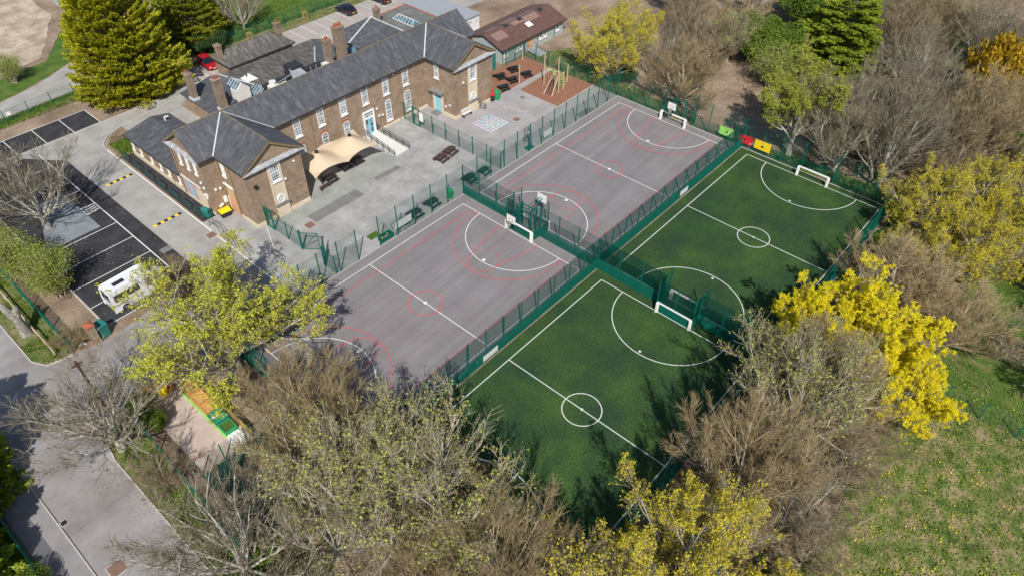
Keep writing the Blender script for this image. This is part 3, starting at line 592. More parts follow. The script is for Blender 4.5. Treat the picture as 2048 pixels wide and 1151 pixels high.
b = MB(oa); b.box(-18.25, -18.17, 22.85, 33.7, 0, .55); b.build('plinth', 'stone', AN)
b = MB(oa); b.bar((-18.25, 24.9, 0.05), (-18.25, 24.9, 2.6), .05); b.build('downpipe', 'pipe', AN)
# ---------------------------------------------------------------- rear ranges
def chimney(x, y, z0, z1, sx, sy, pots, parent, off, mortar_lead=True):
    b = MB(off); b.box(x-sx, x+sx, y-sy, y+sy, z0, z1-.35); b.box(x-sx-.06, x+sx+.06, y-sy-.06, y+sy+.06, z1-.35, z1-.22); b.box(x-sx-.02, x+sx+.02, y-sy-.02, y+sy+.02, z1-.22, z1-.1)
    b.box(x-sx-.09, x+sx+.09, y-sy-.09, y+sy+.09, z1-.1, z1); c = b.build('chimney', 'chimney', parent)
    b = MB(off); b.box(x-sx-.1, x+sx+.1, y-sy-.1, y+sy+.1, z0, z0+.55); 
    b = MB(off)
    for i in range(pots):
        px = x+(i-(pots-1)/2)*.3*(1 if sx >= sy else 0); py = y+(i-(pots-1)/2)*.3*(0 if sx >= sy else 1); b.bar((px, py, z1), (px, py, z1+.45), .11, .09, 8)
    if pots: b.build('chimney_pot', 'terracotta', c)
RA = thing('rear_range', 'low rear brick range with hipped slate roof and end chimneys beside the red car', 'outbuilding', (2.3, 39.8, 0)); ra = (2.3, 39.8, 0)
b = MB(ra); b.box(-2.2, 6.9, 37.9, 41.7, 0, 3.25); b.build('wall', 'brick', RA)
b = MB(ra); e = 3.3; r = 4.75; W1, W2, S1, N1 = -2.55, 7.25, 37.6, 42.0; rx0, rx1, ry = -.6, 4.9, 39.6
b.slab([(W1, S1, e), (W2, S1, e), (rx1, ry, r), (rx0, ry, r)], .08); b.slab([(W1, N1, e), (rx0, ry, r), (rx1, ry, r), (W2, N1, e)][::-1][::-1], .08)
b.slab([(W1, S1, e), (rx0, ry, r), (W1, N1, e)], .08); b.slab([(W2, S1, e), (W2, N1, e), (rx1, ry, r)], .08); b.build('roof', 'slate_brown', RA)
b = MB(ra); b.bar((rx0, ry, r+.02), (rx1, ry, r+.02), .07); b.bar((W1, S1, e+.02), (rx0, ry, r+.02), .06); b.bar((W2, S1, e+.02), (rx1, ry, r+.02), .06); b.build('ridge_tiles', 'ridge', RA)
b = MB(ra); b.box(W1, W2, S1-.04, S1+.06, e-.2, e-.05); b.box(W1-.04, W1+.06, S1, N1, e-.2, e-.05); b.build('gutter', 'fascia', RA)
chimney(-2.1, 40.2, 3.0, 5.3, .3, .38, 0, RA, ra); chimney(7.0, 40.8, 3.0, 5.0, .35, .35, 1, RA, ra)
RB = thing('rear_range', 'jumble of low slate roofs, flat roof and tall chimneys behind the main ridge', 'outbuilding', (0, 30, 0)); rb = (0, 30, 0)
b = MB(rb); b.box(-9.0, 19.0, 22.85, 31.3, 0, 2.3); b.box(-9.0, 12.0, 31.3, 37.8, 0, 2.28); b.build('wall', 'brick', RB)
b = MB(rb); b.box(-9.1, 19.1, 22.9, 31.4, 2.3, 2.42); b.build('flat_roof', 'flatroof', RB)
b = MB(rb); b.slab([(-9.45, 30.9, 2.35), (-2.6, 30.9, 3.2), (-4.3, 37.1, 3.2), (-4.9, 38.3, 2.9), (-9.3, 38.2, 2.35)], .1); b.build('roof', 'slate_x', RB)
b = MB(rb); b.slab([(-2.6, 30.63, 3.2), (5.9, 31.7, 3.0), (8.4, 35.0, 3.0), (9.9, 37.6, 2.8), (-3.6, 37.75, 2.9), (-4.3, 37.1, 3.2)], .1); b.build('roof', 'slate_brown', RB)
b = MB(rb); b.slab([(5.9, 31.7, 2.99), (8.0, 30.2, 2.5), (11.2, 33.5, 2.5), (11.0, 37.4, 2.5), (9.9, 37.6, 2.79), (8.4, 35.0, 2.99)], .1); b.build('roof', 'slate', RB)
b = MB(rb); b.bar((8.4, 35.0, 3.04), (5.9, 31.7, 3.04), .09); b.bar((-2.6, 30.7, 3.25), (-3.8, 35.2, 3.25), .07); b.bar((-4.3, 37.1, 3.24), (-3.95, 35.8, 3.24), .07); b.build('valley_flashing', 'lead', RB)
chimney(-8.9, 35.4, 2.2, 5.8, .3, .42, 1, RB, rb); chimney(-7.9, 30.8, 2.3, 6.3, .45, .35, 2, RB, rb)
chimney(8.2, 29.0, 2.4, 7.7, .62, .42, 4, RB, rb); chimney(5.7, 28.2, 2.4, 7.1, .42, .35, 2, RB, rb)
b = MB(rb)
for x, y, sx, sy, z in ((-8.9, 35.4, .42, .54, 2.75), (-7.9, 30.8, .57, .47, 2.8)): b.box(x-sx, x+sx, y-sy, y+sy, z-.3, z)
b.build('flashing', 'lead', RB)
# lantern
L0 = MB(rb); x0, x1, xm, y0, y1, zb, ze, zr = -6.0, -4.25, -5.1, 30.6, 32.7, 2.6, 3.95, 4.7
L0.add([(x0, y0, zb), (x1, y0, zb), (x1, y0, ze), (xm, y0, zr), (x0, y0, ze), (x0, y1, zb), (x1, y1, zb), (x1, y1, ze), (xm, y1, zr), (x0, y1, ze)], [(0, 1, 2, 3, 4), (9, 8, 7, 6, 5), (0, 4, 9, 5), (1, 6, 7, 2), (3, 2, 7, 8), (4, 3, 8, 9)])
la = L0.build('lantern', 'offwhite', RB)
g = MB(rb); d = Vector((-.63, 0, .77))*.03
g.slab([(x0+.08-.02, y0+.1, ze+.1), (xm-.05-.02, y0+.1, zr+.02), (xm-.07, y1-.1, zr+.02), (x0+.06, y1-.1, ze+.1)], .02); g.build('pane', 'skyglass', la)
g = MB(rb)
for k in range(5): y = y0+.1+k*(y1-y0-.2)/4; g.bar((x0, y, ze+.08), (xm, y, zr+.06), .03, n=4)
g.bar((x0, y0, ze+.05), (x0, y1, ze+.05), .06, n=4); g.build('frame', 'white', la)
g = MB(rb); g.slab([(-4.1, 29.4, 2.95), (-3.1, 29.4, 3.7), (-3.1, 31.3, 3.7), (-4.1, 31.3, 2.95)], .05); o = g.build('rooflight', 'skyglass', RB)
g = MB(rb)
for k in range(5): y = 29.4+k*.475; g.bar((-4.1, y, 3.0), (-3.1, y, 3.76), .026, n=4)
g.build('frame', 'offwhite', o)
g = MB(rb); g.add([(-3.2, 32.9, 3.15), (-1.6, 32.9, 3.15), (-1.6, 34.5, 3.15), (-3.2, 34.5, 3.15), (-2.4, 33.7, 3.9)], [(0, 1, 4), (1, 2, 4), (2, 3, 4), (3, 0, 4)]); o = g.build('rooflight', 'offwhite', RB); o['label'] = 'pyramid rooflight'
g = MB(rb); g.add([(-3.1, 33.0, 3.17), (-2.4, 33.7, 3.87), (-3.1, 34.4, 3.17)], [(0, 1, 2)]); 
g.v = [(x-.03, y, z+.02) for x, y, z in g.v]; g.build('pane', 'skyglass', o)
# plant
b = MB(rb); b.box(-3.0, .9, 29.1, 30.0, 2.4, 3.9); b.box(.9, 2.6, 29.3, 30.9, 2.4, 4.7); b.box(2.7, 5.2, 28.9, 29.7, 2.4, 4.0); b.build('plant_enclosure', 'plant', RB)
b = MB(rb); b.slab([(.95, 29.9, 4.65), (2.1, 29.8, 4.6), (2.5, 27.7, 3.7), (-.1, 27.4, 4.0)], 1.2); b.build('duct', 'grey', RB)
b = MB(rb); b.box(-2.9, -1.8, 27.9, 28.9, 2.4, 4.2); b.bar((-2.3, 28.6, 4.2), (-2.3, 28.6, 4.6), .42, n=14); b.box(-1.8, -.6, 28.2, 28.6, 3.8, 4.0); b.build('air_handling_unit', 'offwhite', RB)
b = MB(rb)
for x in (-1.6, -.3): b.bar((x, 29.05, 2.4), (x, 29.05, 4.1), .05)
for x in (3.3, 4.1, 4.9): b.bar((x, 28.85, 2.4), (x, 28.85, 4.2), .05)
b.bar((-1.8, 28.3, 4.3), (0.4, 28.8, 4.35), .05); b.build('handrail', 'grey', RB)
b = MB(rb); b.box(4.6, 5.4, 26.9, 28.4, 2.4, 4.4); b.build('air_handling_unit', 'offwhite', RB)
b = MB(rb); b.box(10.9, 11.6, 36.3, 36.7, 2.3, 3.1); b.box(10.0, 10.6, 35.2, 35.5, 2.4, 3.2); b.bar((10.3, 35.18, 2.8), (10.3, 35.1, 2.8), .25, n=12); b.build('condenser', 'white', RB)
b = MB(rb); b.slab([(10.2, 30.0, 2.6), (11.7, 30.0, 2.7), (11.9, 31.2, 3.2), (10.5, 31.2, 3.2)], .1); b.build('rooflight', 'skyglass', RB)
RC = thing('rear_range', 'slate-roofed rear block beside the flat roof with the long glass rooflight', 'outbuilding', (18.5, 32, 0)); rc = (18.5, 32, 0)
b = MB(rc); b.box(12.3, 18.5, 31.35, 36.2, 0, 2.9); b.box(12.3, 18.5, 23.2, 31.3, 2.45, 2.9); b.build('wall', 'brick', RC)
b = MB(rc); b.slab([(12.0, 25.5, 2.95), (12.0, 32.6, 2.95), (16.6, 33.0, 5.0), (16.6, 25.5, 5.0)][::-1], .1); b.build('roof', 'slate', RC)
b = MB(rc); b.slab([(12.0, 32.6, 2.95), (12.6, 36.6, 2.95), (19.0, 37.0, 2.95), (16.6, 33.0, 5.0)][::-1], .1); b.build('roof', 'slate', RC)
b = MB(rc); b.slab([(16.6, 25.5, 5.0), (16.6, 33.0, 5.0), (19.2, 33.0, 3.2), (19.2, 25.5, 3.2)][::-1], .1); b.build('roof', 'slate', RC)
b = MB(rc); b.bar((12.0, 32.6, 3.0), (16.6, 33.0, 5.05), .1); b.bar((16.6, 33.0, 5.03), (16.6, 25.5, 5.03), .08); b.build('ridge_tiles', 'lead', RC)
chimney(19.1, 34.9, 2.9, 4.9, .35, .35, 1, RC, rc)
b = MB(rc); b.box(19.3, 25.9, 23.0, 36.6, 0, 2.6); b.build('wall', 'brick', RC)
b = MB(rc); b.box(19.25, 26.0, 22.95, 36.7, 2.6, 2.75); b.build('flat_roof', 'flatroof', RC)
b = MB(rc); b.box(19.25, 26.0, 36.7, 36.82, 2.5, 2.86); b.box(26.0, 26.12, 22.95, 36.82, 2.5, 2.86); b.build('parapet', 'redbrick', RC)
b = MB(rc); b.add([(21.6, 30.4, 2.76), (23.0, 30.4, 2.76), (23.0, 34.6, 2.76), (21.6, 34.6, 2.76), (22.3, 31.0, 3.35), (22.3, 34.0, 3.35)], [(0, 1, 4), (1, 2, 5, 4), (2, 3, 5), (3, 0, 4, 5)]); o = b.build('rooflight', 'skyglass', RC); o['label'] = 'long glazed ridge rooflight'
b = MB(rc)
for k in range(8): y = 30.4+k*.6; b.bar((21.58, y, 2.8), (22.3, min(max(y, 31), 34), 3.4), .025, n=4); b.bar((23.02, y, 2.8), (22.3, min(max(y, 31), 34), 3.4), .025, n=4)
b.bar((22.3, 31, 3.38), (22.3, 34, 3.38), .05, n=4); b.bar((21.58, 30.38, 2.8), (21.58, 34.6, 2.8), .05, n=4); b.build('frame', 'white', o)
# white flat-roofed block
FB = thing('flat_roofed_block', 'white single-storey block with pale grey flat roof behind the brown-roofed hut', 'outbuilding', (29.5, 32, 0)); fo = (29.5, 32, 0)
b = MB(fo); b.box(27.0, 32.0, 27.7, 38.5, 0, 2.1); b.build('wall', 'white', FB)
b = MB(fo); b.box(26.9, 32.15, 27.55, 38.7, 2.1, 2.3); b.build('flat_roof', 'grey', FB)
F = face((0, 27.7, 0), (1, 0, 0), (0, -1, 0)); window(F, 29.6, 30.4, 1.3, 1.75, 2, 1, FB, fo, sill=False); window(F, 31.2, 31.6, 1.3, 1.7, 1, 1, FB, fo, sill=False)
# modular classroom
MC = thing('modular_classroom', 'long grey-green hut with brown metal roof and orange door', 'classroom hut', (32.3, 20.9, 0)); mo = (32.3, 20.9, 0)
b = MB(mo); b.box(25.8, 39.0, 17.7, 24.0, 0, 2.15)
for x, d in ((25.79, -1), (39.01, 1)): gable_x(b, x, 17.7, 24.0, 2.15, 3.2, d)
b.build('wall', 'modwall', MC)
b = MB(mo); b.slab([(25.4, 17.3, 2.15), (39.4, 17.3, 2.15), (39.4, 20.85, 3.35), (25.4, 20.85, 3.35)], .1); b.slab([(39.4, 24.4, 2.15), (25.4, 24.4, 2.15), (25.4, 20.85, 3.349), (39.4, 20.85, 3.349)], .1)
b.build('roof', 'modroof', MC)
b = MB(mo)
def rp(y): return 2.15+(y-17.3)/3.55*1.2 if y < 20.85 else 3.35-(y-20.85)/3.55*1.2
for x0, x1, y0, y1 in ((26.3, 28.6, 18.9, 20.3), (26.6, 28.8, 21.1, 21.9), (30.2, 32.9, 21.1, 22.3), (33.0, 36.0, 19.6, 20.7), (33.6, 36.4, 21.1, 21.8), (30.8, 33.0, 20.0, 20.7)):
    b = MB(mo); b.slab([(x0, y0, rp(y0)+.015), (x1, y0, rp(y0)+.015), (x1, y1, rp(y1)+.015), (x0, y1, rp(y1)+.015)], .014); b.build('faded_panel', 'modroof2', MC)
b = MB(mo)
for x in (29.3, 32.2, 36.6): b = MB(mo); b.slab([(x, 20.3, rp(20.3)+.03), (x+.9, 20.3, rp(20.3)+.03), (x+.9, 20.86, 3.39), (x, 20.86, 3.39)], .03); b.build('vent', 'plant', MC)
b = MB(mo); b.slab([(32.6, 18.8, rp(18.8)+.05), (33.6, 18.8, rp(18.8)+.05), (33.6, 19.6, rp(19.6)+.05), (32.6, 19.6, rp(19.6)+.05)], .05); b.build('rooflight', 'white', MC)
b = MB(mo); b.box(25.38, 39.42, 17.22, 17.3, 2.03, 2.16)
b.build('gutter', 'fascia', MC)
F = face((0, 17.7, 0), (1, 0, 0), (0, -1, 0))
for a in (26.3, 28.3, 29.3, 33.6, 34.6, 37.4): window(F, a, a+.62, .95, 1.95, 1, 2, MC, mo)
b = MB(mo); fbox(b, F, 31.1, 32.3, .1, 1.95, 0, .05); b.build('door', 'orange', MC)
b = MB(mo)
for x in (25.85, 30.4, 33.2, 36.9): b.bar((x, 17.62, .05), (x, 17.62, 2.1), .04)
b.build('downpipe', 'plant', MC)
b = MB(mo); b.slab([(30.9, 17.65, .35), (30.9, 15.4, .04), (32.5, 15.4, .04), (32.5, 17.65, .35)][::-1], .03)
for x in (30.9, 32.5):
    b.bar((x, 15.4, .9), (x, 17.6, 1.2), .03)
    for k in range(4): y = 15.4+k*.72; b.bar((x, y, 0), (x, y, .9+.1*k), .025)
b.build('access_ramp', 'grey', MC)
# teal container
b = thing('storage_container', 'teal metal container between the far wing and the grey hut', 'container', (23.5, 17.9, 0)); c = MB((23.5, 17.9, 0))
c.box(22.6, 24.3, 17.5, 19.6, .05, 2.4)
for k in range(9): x = 22.68+k*.19; c.box(x, x+.09, 17.46, 17.5, .1, 2.35)
c.build('body', 'teal', b); c = MB((23.5, 17.9, 0)); c.bar((23.45, 17.44, .2), (23.45, 17.44, 2.3), .02); c.bar((23.6, 17.44, .2), (23.6, 17.44, 2.3), .02); c.build('lock_rod', 'grey', b)
# ---------------------------------------------------------------- fences
def wires(segs, z0, z1, hs, vs, rh, rv, off):
    P = []; Rr = []
    for a, b in segs:
        a = np.array(a, float)-off[:2]; b = np.array(b, float)-off[:2]; L = np.linalg.norm(b-a)
        for z in np.arange(z0, z1+.001, hs): P.append([[a[0], a[1], z], [b[0], b[1], z]]); Rr.append([rh, rh])
        n = max(1, int(L/vs))
        for k in range(n+1):
            p = a+(b-a)*k/n; P.append([[p[0], p[1], z0], [p[0], p[1], z1]]); Rr.append([rv, rv])
    return tubes(np.array(P), np.array(Rr), 3)
_post = {}
def fence(label, pts, h=3.6, sp=2.18, low=1.2, hs=.2, vs=.10, rh=.0125, rv=.0035, lowhs=.10, lowvs=.05, lowr=.009, m='fence', posts=True, name='mesh_fence', skip=(), group='green mesh fences', cat='fence', pr=.04):
    off = np.array([pts[0][0], pts[0][1], 0.]); t = thing(name, label, cat, (pts[0][0], pts[0][1], 0), group=group)
    segs = list(zip(pts[:-1], pts[1:])); segs = [s for i, s in enumerate(segs) if i not in skip]
    parts = []
    if low: V, F = wires(segs, .03, low, lowhs, lowvs, lowr, lowr, off); parts.append((V, F, 0))
    V, F = wires(segs, (low+hs) if low else .05, h, hs, vs, rh, rv, off); parts.append((V, F, 0))
    if low: V, F = wires(segs, low, h, h-low, vs, rh, rv, off); parts.append((V, F, 0))
    V, F, I = merge(parts); link_mesh('mesh_panel', np_mesh('mesh_panel', V, F, [m]), t)
    key = (h, pr)
    if key not in _post:
        b = MB(); b.box(-pr, pr, -pr, pr, 0, h+.06); me = bpy.data.meshes.new('post'); me.from_pydata(b.v, [], b.f); me.materials.append(M['fence']); _post[key] = me
    if posts:
        done = set()
        for a, b in segs:
            L = math.dist(a, b); n = max(1, round(L/sp))
            for k in range(n+1):
                x = a[0]+(b[0]-a[0])*k/n; y = a[1]+(b[1]-a[1])*k/n; q = (round(x, 1), round(y, 1))
                if q in done: continue
                done.add(q); link_mesh('post', _post[key], t, (x-off[0], y-off[1], 0))
    return t
fence('tall green mesh fence between the school yard and the near hard court', [(-27.2, 1.21), (-17.3, 1.21), (-12.94, 1.21)], low=0, vs=.07)
fence('tall green mesh fence from the ball crate to the far corner of the hard courts', [(-10.25, 1.21), (1.3, 1.21), (29.45, 1.21)], sp=2.19, low=0, vs=.07)
fence('tall green mesh fence dividing the two hard courts, with goal recesses', [(1.3, 1.21), (1.3, -5.9), (.25, -5.95), (.25, -9.25), (1.3, -9.3), (1.3, -16.3)], lowr=.016, vs=.07, rv=.007, rh=.015)
fence('green mesh goal recess behind the far court goal', [(1.32, -5.85), (2.45, -5.88), (2.45, -9.35), (1.32, -9.38)], lowr=.012, skip=(1,))
fence('tall dense green fence between the hard courts and the turf pitches', [(-27.2, -16.32), (1.3, -16.32), (29.45, -16.32)], lowr=.016, vs=.06, rv=.006, rh=.014, low=1.25)
fence('tall dense green fence dividing the two turf pitches', [(1.3, -16.4), (1.3, -23.5), (.35, -23.5), (.35, -27.1), (1.3, -27.1), (1.3, -33.8)], vs=.05, rv=.0145, rh=.016, lowr=.021, lowhs=.08)
fence('green mesh goal recess behind the far turf goal', [(1.32, -23.45), (2.42, -23.45), (2.42, -27.15), (1.32, -27.15)], lowr=.013, vs=.05, skip=(1,))
fence('tall green fence along the far end of the courts below the trees', [(29.5, 1.21), (29.5, -5.7), (30.4, -5.7), (30.4, -9.5), (29.5, -9.5), (29.5, -23.4), (30.3, -23.4), (30.3, -27.2), (29.5, -27.2), (29.5, -33.8)])
fence('tall green fence along the right side of the turf pitches', [(-27.2, -33.82), (29.5, -33.82)])
fence('tall green fence across the near end of the courts under the bare trees', [(-27.25, 1.21), (-27.25, -33.8)], vs=.07)
fence('low green mesh fence splitting the school yard from the play yard', [(7.38, 17.0), (7.38, 15.45), (7.38, 14.3), (7.36, 1.3)], h=2.25, low=0, hs=.2, vs=.07, skip=(1,), sp=2.2)
fence('green mesh fence running from the near wing to the open gate', [(-15.6, 12.1), (-15.58, 10.9), (-15.56, 6.5)], h=2.1, low=0, vs=.08, skip=(0,), sp=2.15)
fence('green mesh fence with lone post beside the open gate', [(-15.56, 3.0), (-15.56, 1.3)], h=2.1, low=0, vs=.08)
fence('green fence along the left verge beside the dead stump', [(-36.25, 9.9), (-36.2, 42)], h=1.45, low=0, hs=.13, vs=.05, rh=.012, rv=.008, sp=1.95)
fence('green fence at the bottom left corner beside the footway', [(-46.35, -30), (-46.35, 2)], h=1.8, low=0, hs=.13, vs=.05, rh=.012, rv=.008, sp=1.9)
fence('green fence curving along the nursery yard and the lane verge', [(-36.3, .8), (-36.5, -4.3), (-36.9, -17)], h=1.8, low=0, hs=.15, vs=.06, rh=.01, rv=.006, sp=2)
fence('low green fence on the grass strip beside the upper left road', [(-38, 50.2), (-25, 51.2), (-16.5, 52.1)], h=1.5, low=0, vs=.1, sp=3.1)
fence('green fence between the rear car park and the green field', [(-4, 49.9), (34, 49.9)], h=1.8, low=0, vs=.08, sp=2.5)
fence('green fence crossing the meadow at the right edge', [(7.25, -43.5), (7.2, -62)], h=1.8, low=0, hs=.25, vs=.14, rh=.006, rv=.003, sp=2.65)
fence('green boundary fence half hidden in the bare trees on the right', [(-30, -39.8), (20, -39.8)], h=1.8, low=0, hs=.13, vs=.05, rh=.011, rv=.007, sp=2.4)
fence('green mesh fence round the bark picnic area', [(26.0, 17.15), (29.6, 17.05), (29.65, 12.8), (29.6, 1.3)], h=2.1, low=0, vs=.08, sp=2.1)
# gates
def gate(label, x, y, rz, wd, h, leaves=1, sign=False, openang=0):
    t = thing('gate', label, 'gate', (x, y, 0), rz, group='green yard gates'); b = MB()
    for a in (0, wd): b.box(a-.06, a+.06, -.06, .06, 0, h)
    b.box(0, wd, -.04, .04, h-.08, h); b.box(0, wd, -.04, .04, .0, .06)
    b.build('frame', 'fence', t)
    b = MB(); c, s = math.cos(openang), math.sin(openang)
    def q(a, z): return (.1+a*c, a*s, z)
    w2 = wd-.2
    for p, r in (((0, .15), (0, h-.12)), ((w2, .15), (w2, h-.12)), ((0, .15), (w2, .15)), ((0, h-.12), (w2, h-.12)), ((0, h*.5), (w2, h*.5))): b.bar(q(*p), q(*r), .035, n=4)
    k = 0.12
    while k < w2: b.bar(q(k, .15), q(k, h-.12), .006, n=3); k += .07
    b.build('leaf', 'fence', t)
    if sign: b = MB(); b.box(wd+.08, wd+.75, -.07, -.05, .9, 2.0); b.build('sign_board', 'white', t)
    return t
gate('green pedestrian gate in the yard divider with a white board beside it', 7.4, 15.4, R_(-90), 1.05, 2.3, sign=True)
gate('narrow green gate standing against the corner of the near wing', -15.62, 12.05, R_(-90), 1.15, 2.35, openang=.0)
t = thing('gate', 'wide green double gate standing open between the drive and the school yard', 'gate', (-15.56, 6.5, 0), group='green yard gates')
def leafmb(t, x, y, ang, w2, h):
    b = MB(); c, s = math.cos(ang), math.sin(ang)
    def q(a, z): return (x+a*c, y+a*s, z)
    for p, r in (((0, .1), (0, h)), ((w2, .1), (w2, h)), ((0, .1), (w2, .1)), ((0, h), (w2, h)), ((0, .1), (w2, h))): b.bar(q(*p), q(*r), .04, n=4)
    k = .1
    while k < w2: b.bar(q(k, .1), q(k, h), .006, n=3); k += .09
    z = .3
    while z < h: b.bar(q(0, z), q(w2, z), .01, n=3); z += .22
    b.build('leaf', 'fence', t)
leafmb(t, 0, 0, R_(-52), 1.75, 2.05); leafmb(t, 0, -3.5, R_(52), 1.7, 2.05)
b = MB()
for y in (0, -3.5): b.box(-.08, .08, y-.08, y+.08, 0, 2.3)
b.build('gate_post', 'fence', t)
# hoop guard rails
def hoop_rail():
    t = thing('hoop_rail', '', 'guard rail', (0, 0, 0)); b = MB(); L = 1.9; h = .75
    P = [(0, 0, 0), (0, 0, h-.2), (0, .2, h), (0, L-.2, h), (0, L, h-.2), (0, L, 0)]
    for i in range(5): b.bar(P[i], P[i+1], .035)
    b.build('hoop', 'rail', t); b = MB()
    for k in range(15): b.bar((0, .1+k*(L-.2)/14, .1), (0, .1+k*(L-.2)/14, h-.06), .009, n=3)
    b.bar((0, 0, .12), (0, L, .12), .014, n=4); b.build('mesh_infill', 'fence', t); return t
H0 = hoop_rail()
for k in range(7):
    lab = 'dark hoop rail with green infill beside the annex, %s' % ('first from the grass corner', 'second from the grass corner', 'third from the grass corner', 'fourth of the row of seven', 'third from the teal bin end', 'second from the teal bin end', 'nearest the teal bin')[k]
    if k == 0: o = H0; o['label'] = lab; o['group'] = 'hoop rails along the annex'
    else: o = dup(H0, (0, 0, 0), 0, lab, 'hoop rails along the annex')
    o.location = (-19.35, 32.5-k*2.5, 0)
def rail2(y, lab, x=-19.6, rz=0):
    t = thing('hoop_rail', lab, 'guard rail', (x, y, 0), rz, group='black guard rails by the drive'); b = MB(); L = 2.1; h = .8
    for d in (0, .38):
        P = [(d, 0, 0), (d, .15, h), (d, L-.3, h), (d, L, 0)]
        for i in range(3): b.bar(P[i], P[i+1], .03)
        if not d: b.build('hoop', 'rail', t); b = MB()
    b.build('hoop', 'rail', t)
rail2(14.2, 'black double guard rail beside the rusty cover'); rail2(11.7, 'middle black double guard rail on the drive line'); rail2(9.3, 'black double guard rail half under the yellow-budded tree')
rail2(6.1, 'small black guard rail at the end of the white wall line', -18.3)
# speed humps
def hump(x0, x1, y, lab):
    t = thing('speed_hump', lab, 'speed hump', (x0, y, .014), group='speed humps'); n = 8; w = (x1-x0)/n
    for k in range(n):
        b = MB(); a0 = k*w; a1 = a0+w-.004; e0 = .12 if k == 0 else 0; e1 = .12 if k == n-1 else 0
        b.add([(a0, -.2, 0), (a1, -.2, 0), (a1, .2, 0), (a0, .2, 0), (a0+e0, -.12, .05), (a1-e1, -.12, .05), (a1-e1, .12, .05), (a0+e0, .12, .05)], [(4, 5, 6, 7), (0, 1, 5, 4), (1, 2, 6, 5), (2, 3, 7, 6), (3, 0, 4, 7)])
        b.build('hump_section', 'yellow' if k % 2 == 0 else 'black', t)
hump(-23.4, -20.35, 20.3, 'yellow and black speed hump nearer the camera'); hump(-23.2, -20.3, 30.4, 'yellow and black speed hump farther up the drive in tree shadow')
# ---------------------------------------------------------------- goals and hoops
def goal(x, y0, y1, s, label, h=1.2):
    t = thing('football_goal', label, 'goal', (x, (y0+y1)/2, 0), group='small white goals'); w = abs(y1-y0)/2
    b = MB(); b.box(-.07, .07, -w-.07, w+.07, h-.14, h); b.build('crossbar', 'white', t, bevel=.01)
    for q in (-w, w):
        b = MB(); b.box(min(0, -s*.0)-.09, .09, q-.14, q+.14, 0, h-.141); b.box(-.2 if s > 0 else .09, -.09 if s > 0 else .2, q-.09, q+.09, 0, h-.141) ; b.build('goal_post', 'white', t)
    return t
goal(.12, -5.98, -9.22, 1, 'white goal of the near hard court under the basketball hoop')
goal(2.6, -5.95, -9.3, -1, 'white goal of the far hard court in the divider fence seen from behind')
goal(28.45, -5.92, -9.25, 1, 'white goal at the far end of the far hard court')
goal(.32, -23.64, -26.98, 1, 'white goal of the near turf pitch')
goal(2.46, -23.7, -27.0, -1, 'white goal behind the turf divider fence facing the far pitch')
goal(28.52, -23.6, -27.0, 1, 'white goal at the far end of the far turf pitch')
goal(-25.6, -5.98, -9.22, -1, 'white goal of the near court hidden under the yellow-budded tree')
def hoop(x, y, s, label, reach=1.3, net=True):
    """s=+1: board faces -x ; mounted on post on the +x side"""
    t = thing('basketball_hoop', label, 'basketball hoop', (x, y, 0), 0 if s > 0 else math.pi, group='basketball hoops')
    b = MB(); b.box(reach-.06, reach+.06, .9-.06, .9+.06, 0, 2.9); b.box(reach-.06, reach+.06, -.96, -.84, 0, 2.9); b.box(reach-.05, reach+.05, -.9, .9, 2.55, 2.66); b.build('support_post', 'fence', t)
    b = MB(); b.bar((reach, .25, 2.6), (.08, .15, 2.75), .045); b.bar((reach, -.25, 2.6), (.08, -.15, 2.75), .045); b.bar((reach, .0, 1.9), (.08, 0, 2.45), .04); b.build('arm', 'fence', t)
    b = MB(); b.box(-.025, .02, -.56, .56, 2.2, 3.1); o = b.build('backboard', 'white', t)
    b = MB()
    for p in ((-.56, .56, 2.2, 2.23), (-.56, .56, 3.07, 3.1), (-.56, -.53, 2.2, 3.1), (.53, .56, 2.2, 3.1), (-.25, .25, 2.72, 2.76), (-.25, .25, 2.36, 2.4), (-.25, -.21, 2.36, 2.76), (.21, .25, 2.36, 2.76)): b.box(-.032, -.027, *p)
    b.build('marking', 'black', o)
    b = MB(); n = 16
    for k in range(n):
        a0, a1 = 2*math.pi*k/n, 2*math.pi*(k+1)/n; b.bar((-.3+.21*math.cos(a0), .21*math.sin(a0), 2.32), (-.3+.21*math.cos(a1), .21*math.sin(a1), 2.32), .014, n=4)
    b.box(-.1, -.03, -.05, .05, 2.28, 2.36); b.build('ring', 'orange', t)
    if net:
        b = MB()
        for k in range(12):
            a0 = 2*math.pi*k/12; a1 = a0+.4
            for q in (a1, a0-.4): b.bar((-.3+.2*math.cos(a0), .2*math.sin(a0), 2.3), (-.3+.11*math.cos(q), .11*math.sin(q), 1.95), .006, n=3)
        b.build('net', 'offwhite', t)
    return t
hoop(-1.1, -7.6, 1, 'basketball hoop over the near court goal with orange ring', 1.9)
hoop(3.5, -7.65, -1, 'basketball hoop seen from behind above the divider fence', 1.9)
hoop(27.6, -7.6, 1, 'basketball hoop over the goal at the far end of the courts', 1.9)
hoop(-24.6, -7.6, -1, 'basketball hoop poking out beside the yellow-budded tree', 1.7)
